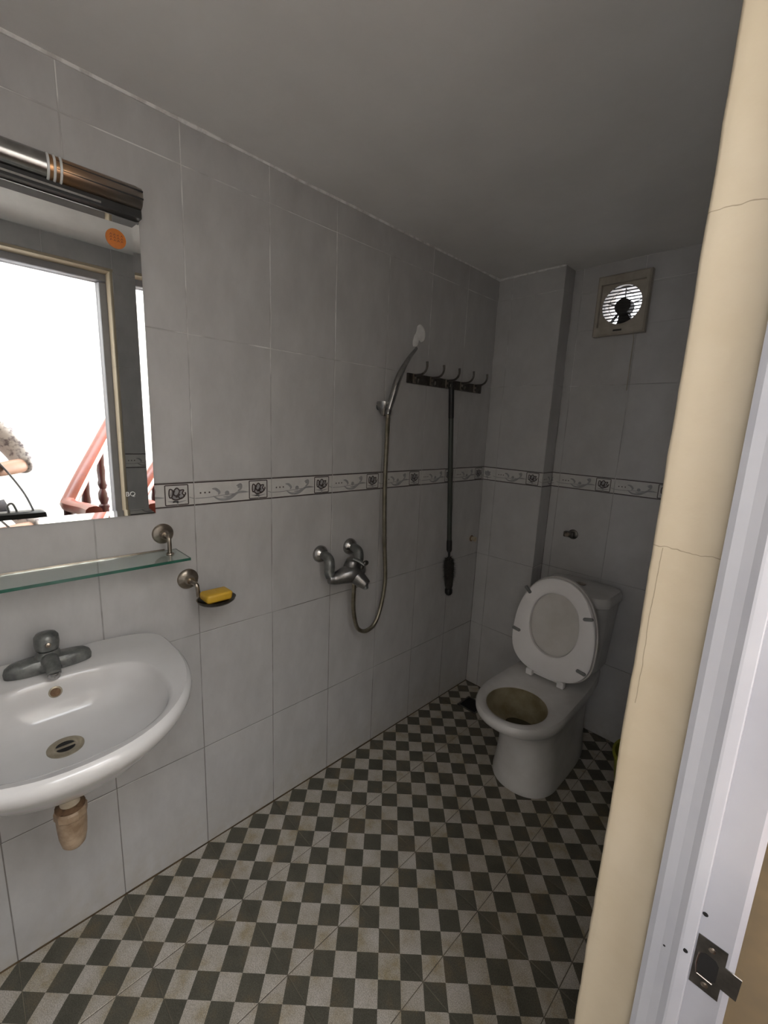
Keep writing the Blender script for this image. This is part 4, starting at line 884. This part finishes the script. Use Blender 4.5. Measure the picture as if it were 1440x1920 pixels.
# hair, face
bm = B(); ellipsoid(bm, (cx_ - .015, cy_, 1.615), (.098, .090, .105), 24, 16)
bmesh.ops.delete(bm, geom=[v for v in bm.verts if v.co.x < cx_ - .055 and v.co.z < 1.665], context='VERTS'); ellipsoid(bm, (cx_ + .075, cy_, 1.52), (.045, .065, .10), 16, 12)
obj('hair', bm, 'hair', pe, True)
bm = B(); tube(bm, [(cx_ - .112, cy_, 1.61), (cx_ - .130, cy_, 1.575), (cx_ - .108, cy_, 1.565)], [.008, .014, .010], 10, 3); obj('nose', bm, 'skin', pe, True)
for s in (-1, 1):
    obj('eye', ellipsoid(B(), (cx_ - .105, cy_ + s * .032, 1.602), (.008, .014, .006), 12, 8), 'hair', pe, True); obj('ear', ellipsoid(B(), (cx_ - .02, cy_ + s * .083, 1.585), (.018, .010, .028), 12, 8), 'skin', pe, True)
obj('mouth', ellipsoid(B(), (cx_ - .103, cy_, 1.533), (.008, .024, .006), 12, 8), 'wood', pe, True)
def finger(pts, r_): return tube(B(), pts, [r_, r_ * .95, r_ * .85, r_ * .7], 10, 3)
for i, (dz, L_) in enumerate(((.030, .9), (.010, 1.0), (-.010, .95), (-.028, .75))):
    b0 = Vector((HP[0] - .005, HP[1] + .012, HP[2] + dz * .8)); obj('finger', finger([b0, b0 + Vector((-.012, .028 * L_, .004)), b0 + Vector((-.018, .055 * L_, .004)), b0 + Vector((-.012, .075 * L_, .002))], .0088), 'skin', pe, True)
    b1 = Vector((cx_ - .268, cy_ - .035, 1.13 + dz * .8)); obj('finger', finger([b1, b1 + Vector((-.002, -.028 * L_, -.006)), b1 + Vector((.008, -.050 * L_, -.016)), b1 + Vector((.020, -.060 * L_, -.024))], .0088), 'skin', pe, True)
b0 = Vector((HP[0] + .002, HP[1] + .0, HP[2] + .022)); obj('thumb', finger([b0, b0 + Vector((.004, .02, .022)), b0 + Vector((-.004, .036, .036)), b0 + Vector((-.008, .050, .044))], .0105), 'skin', pe, True)
b1 = Vector((cx_ - .258, cy_ - .01, 1.150)); obj('thumb', finger([b1, b1 + Vector((-.004, -.02, .016)), b1 + Vector((-.002, -.036, .020)), b1 + Vector((.002, -.050, .018))], .0105), 'skin', pe, True)
ph = obj('phone', box(B(), (1.302, -0.530, 1.355), (1.310, -0.395, 1.430), 0.003), 'black', None, loc=(1.306, -0.4625, 1.355)); props(ph, 'black phone held up by the person in the mirror', 'phone')
bg = thing('shoulder_bag', 'black shoulder bag hanging on the person in the mirror', 'bag', (1.50, -0.30, 0.66))
bm = B(); box(bm, (1.385, -0.46, 0.66), (1.475, -0.19, 0.945), 0.025, 3)
for v in bm.verts: v.co.y += 0.02 * (0.945 - v.co.z) * (1 if v.co.y > -.32 else -1)
obj('bag_body', bm, 'black', bg, True)
obj('flap', box(B(), (1.379, -0.455, 0.80), (1.388, -0.195, 0.94), 0.004), 'black', bg)
obj('strap', tube(B(), [(1.43, -0.235, 0.93), (1.42, -0.275, 1.05), (1.455, -0.36, 1.20), (1.53, -0.47, 1.32), (1.63, -0.58, 1.425), (1.72, -0.60, 1.42)], 0.009, 8, 6, 0.35), 'bumper', bg, True)
obj('handle_loop', tube(B(), [(1.42, -0.33, 0.94), (1.415, -0.335, 0.975), (1.415, -0.315, 0.985), (1.42, -0.30, 0.94)], 0.005, 8, 5), 'bumper', bg, True)
# ------------------------------------------------------------------
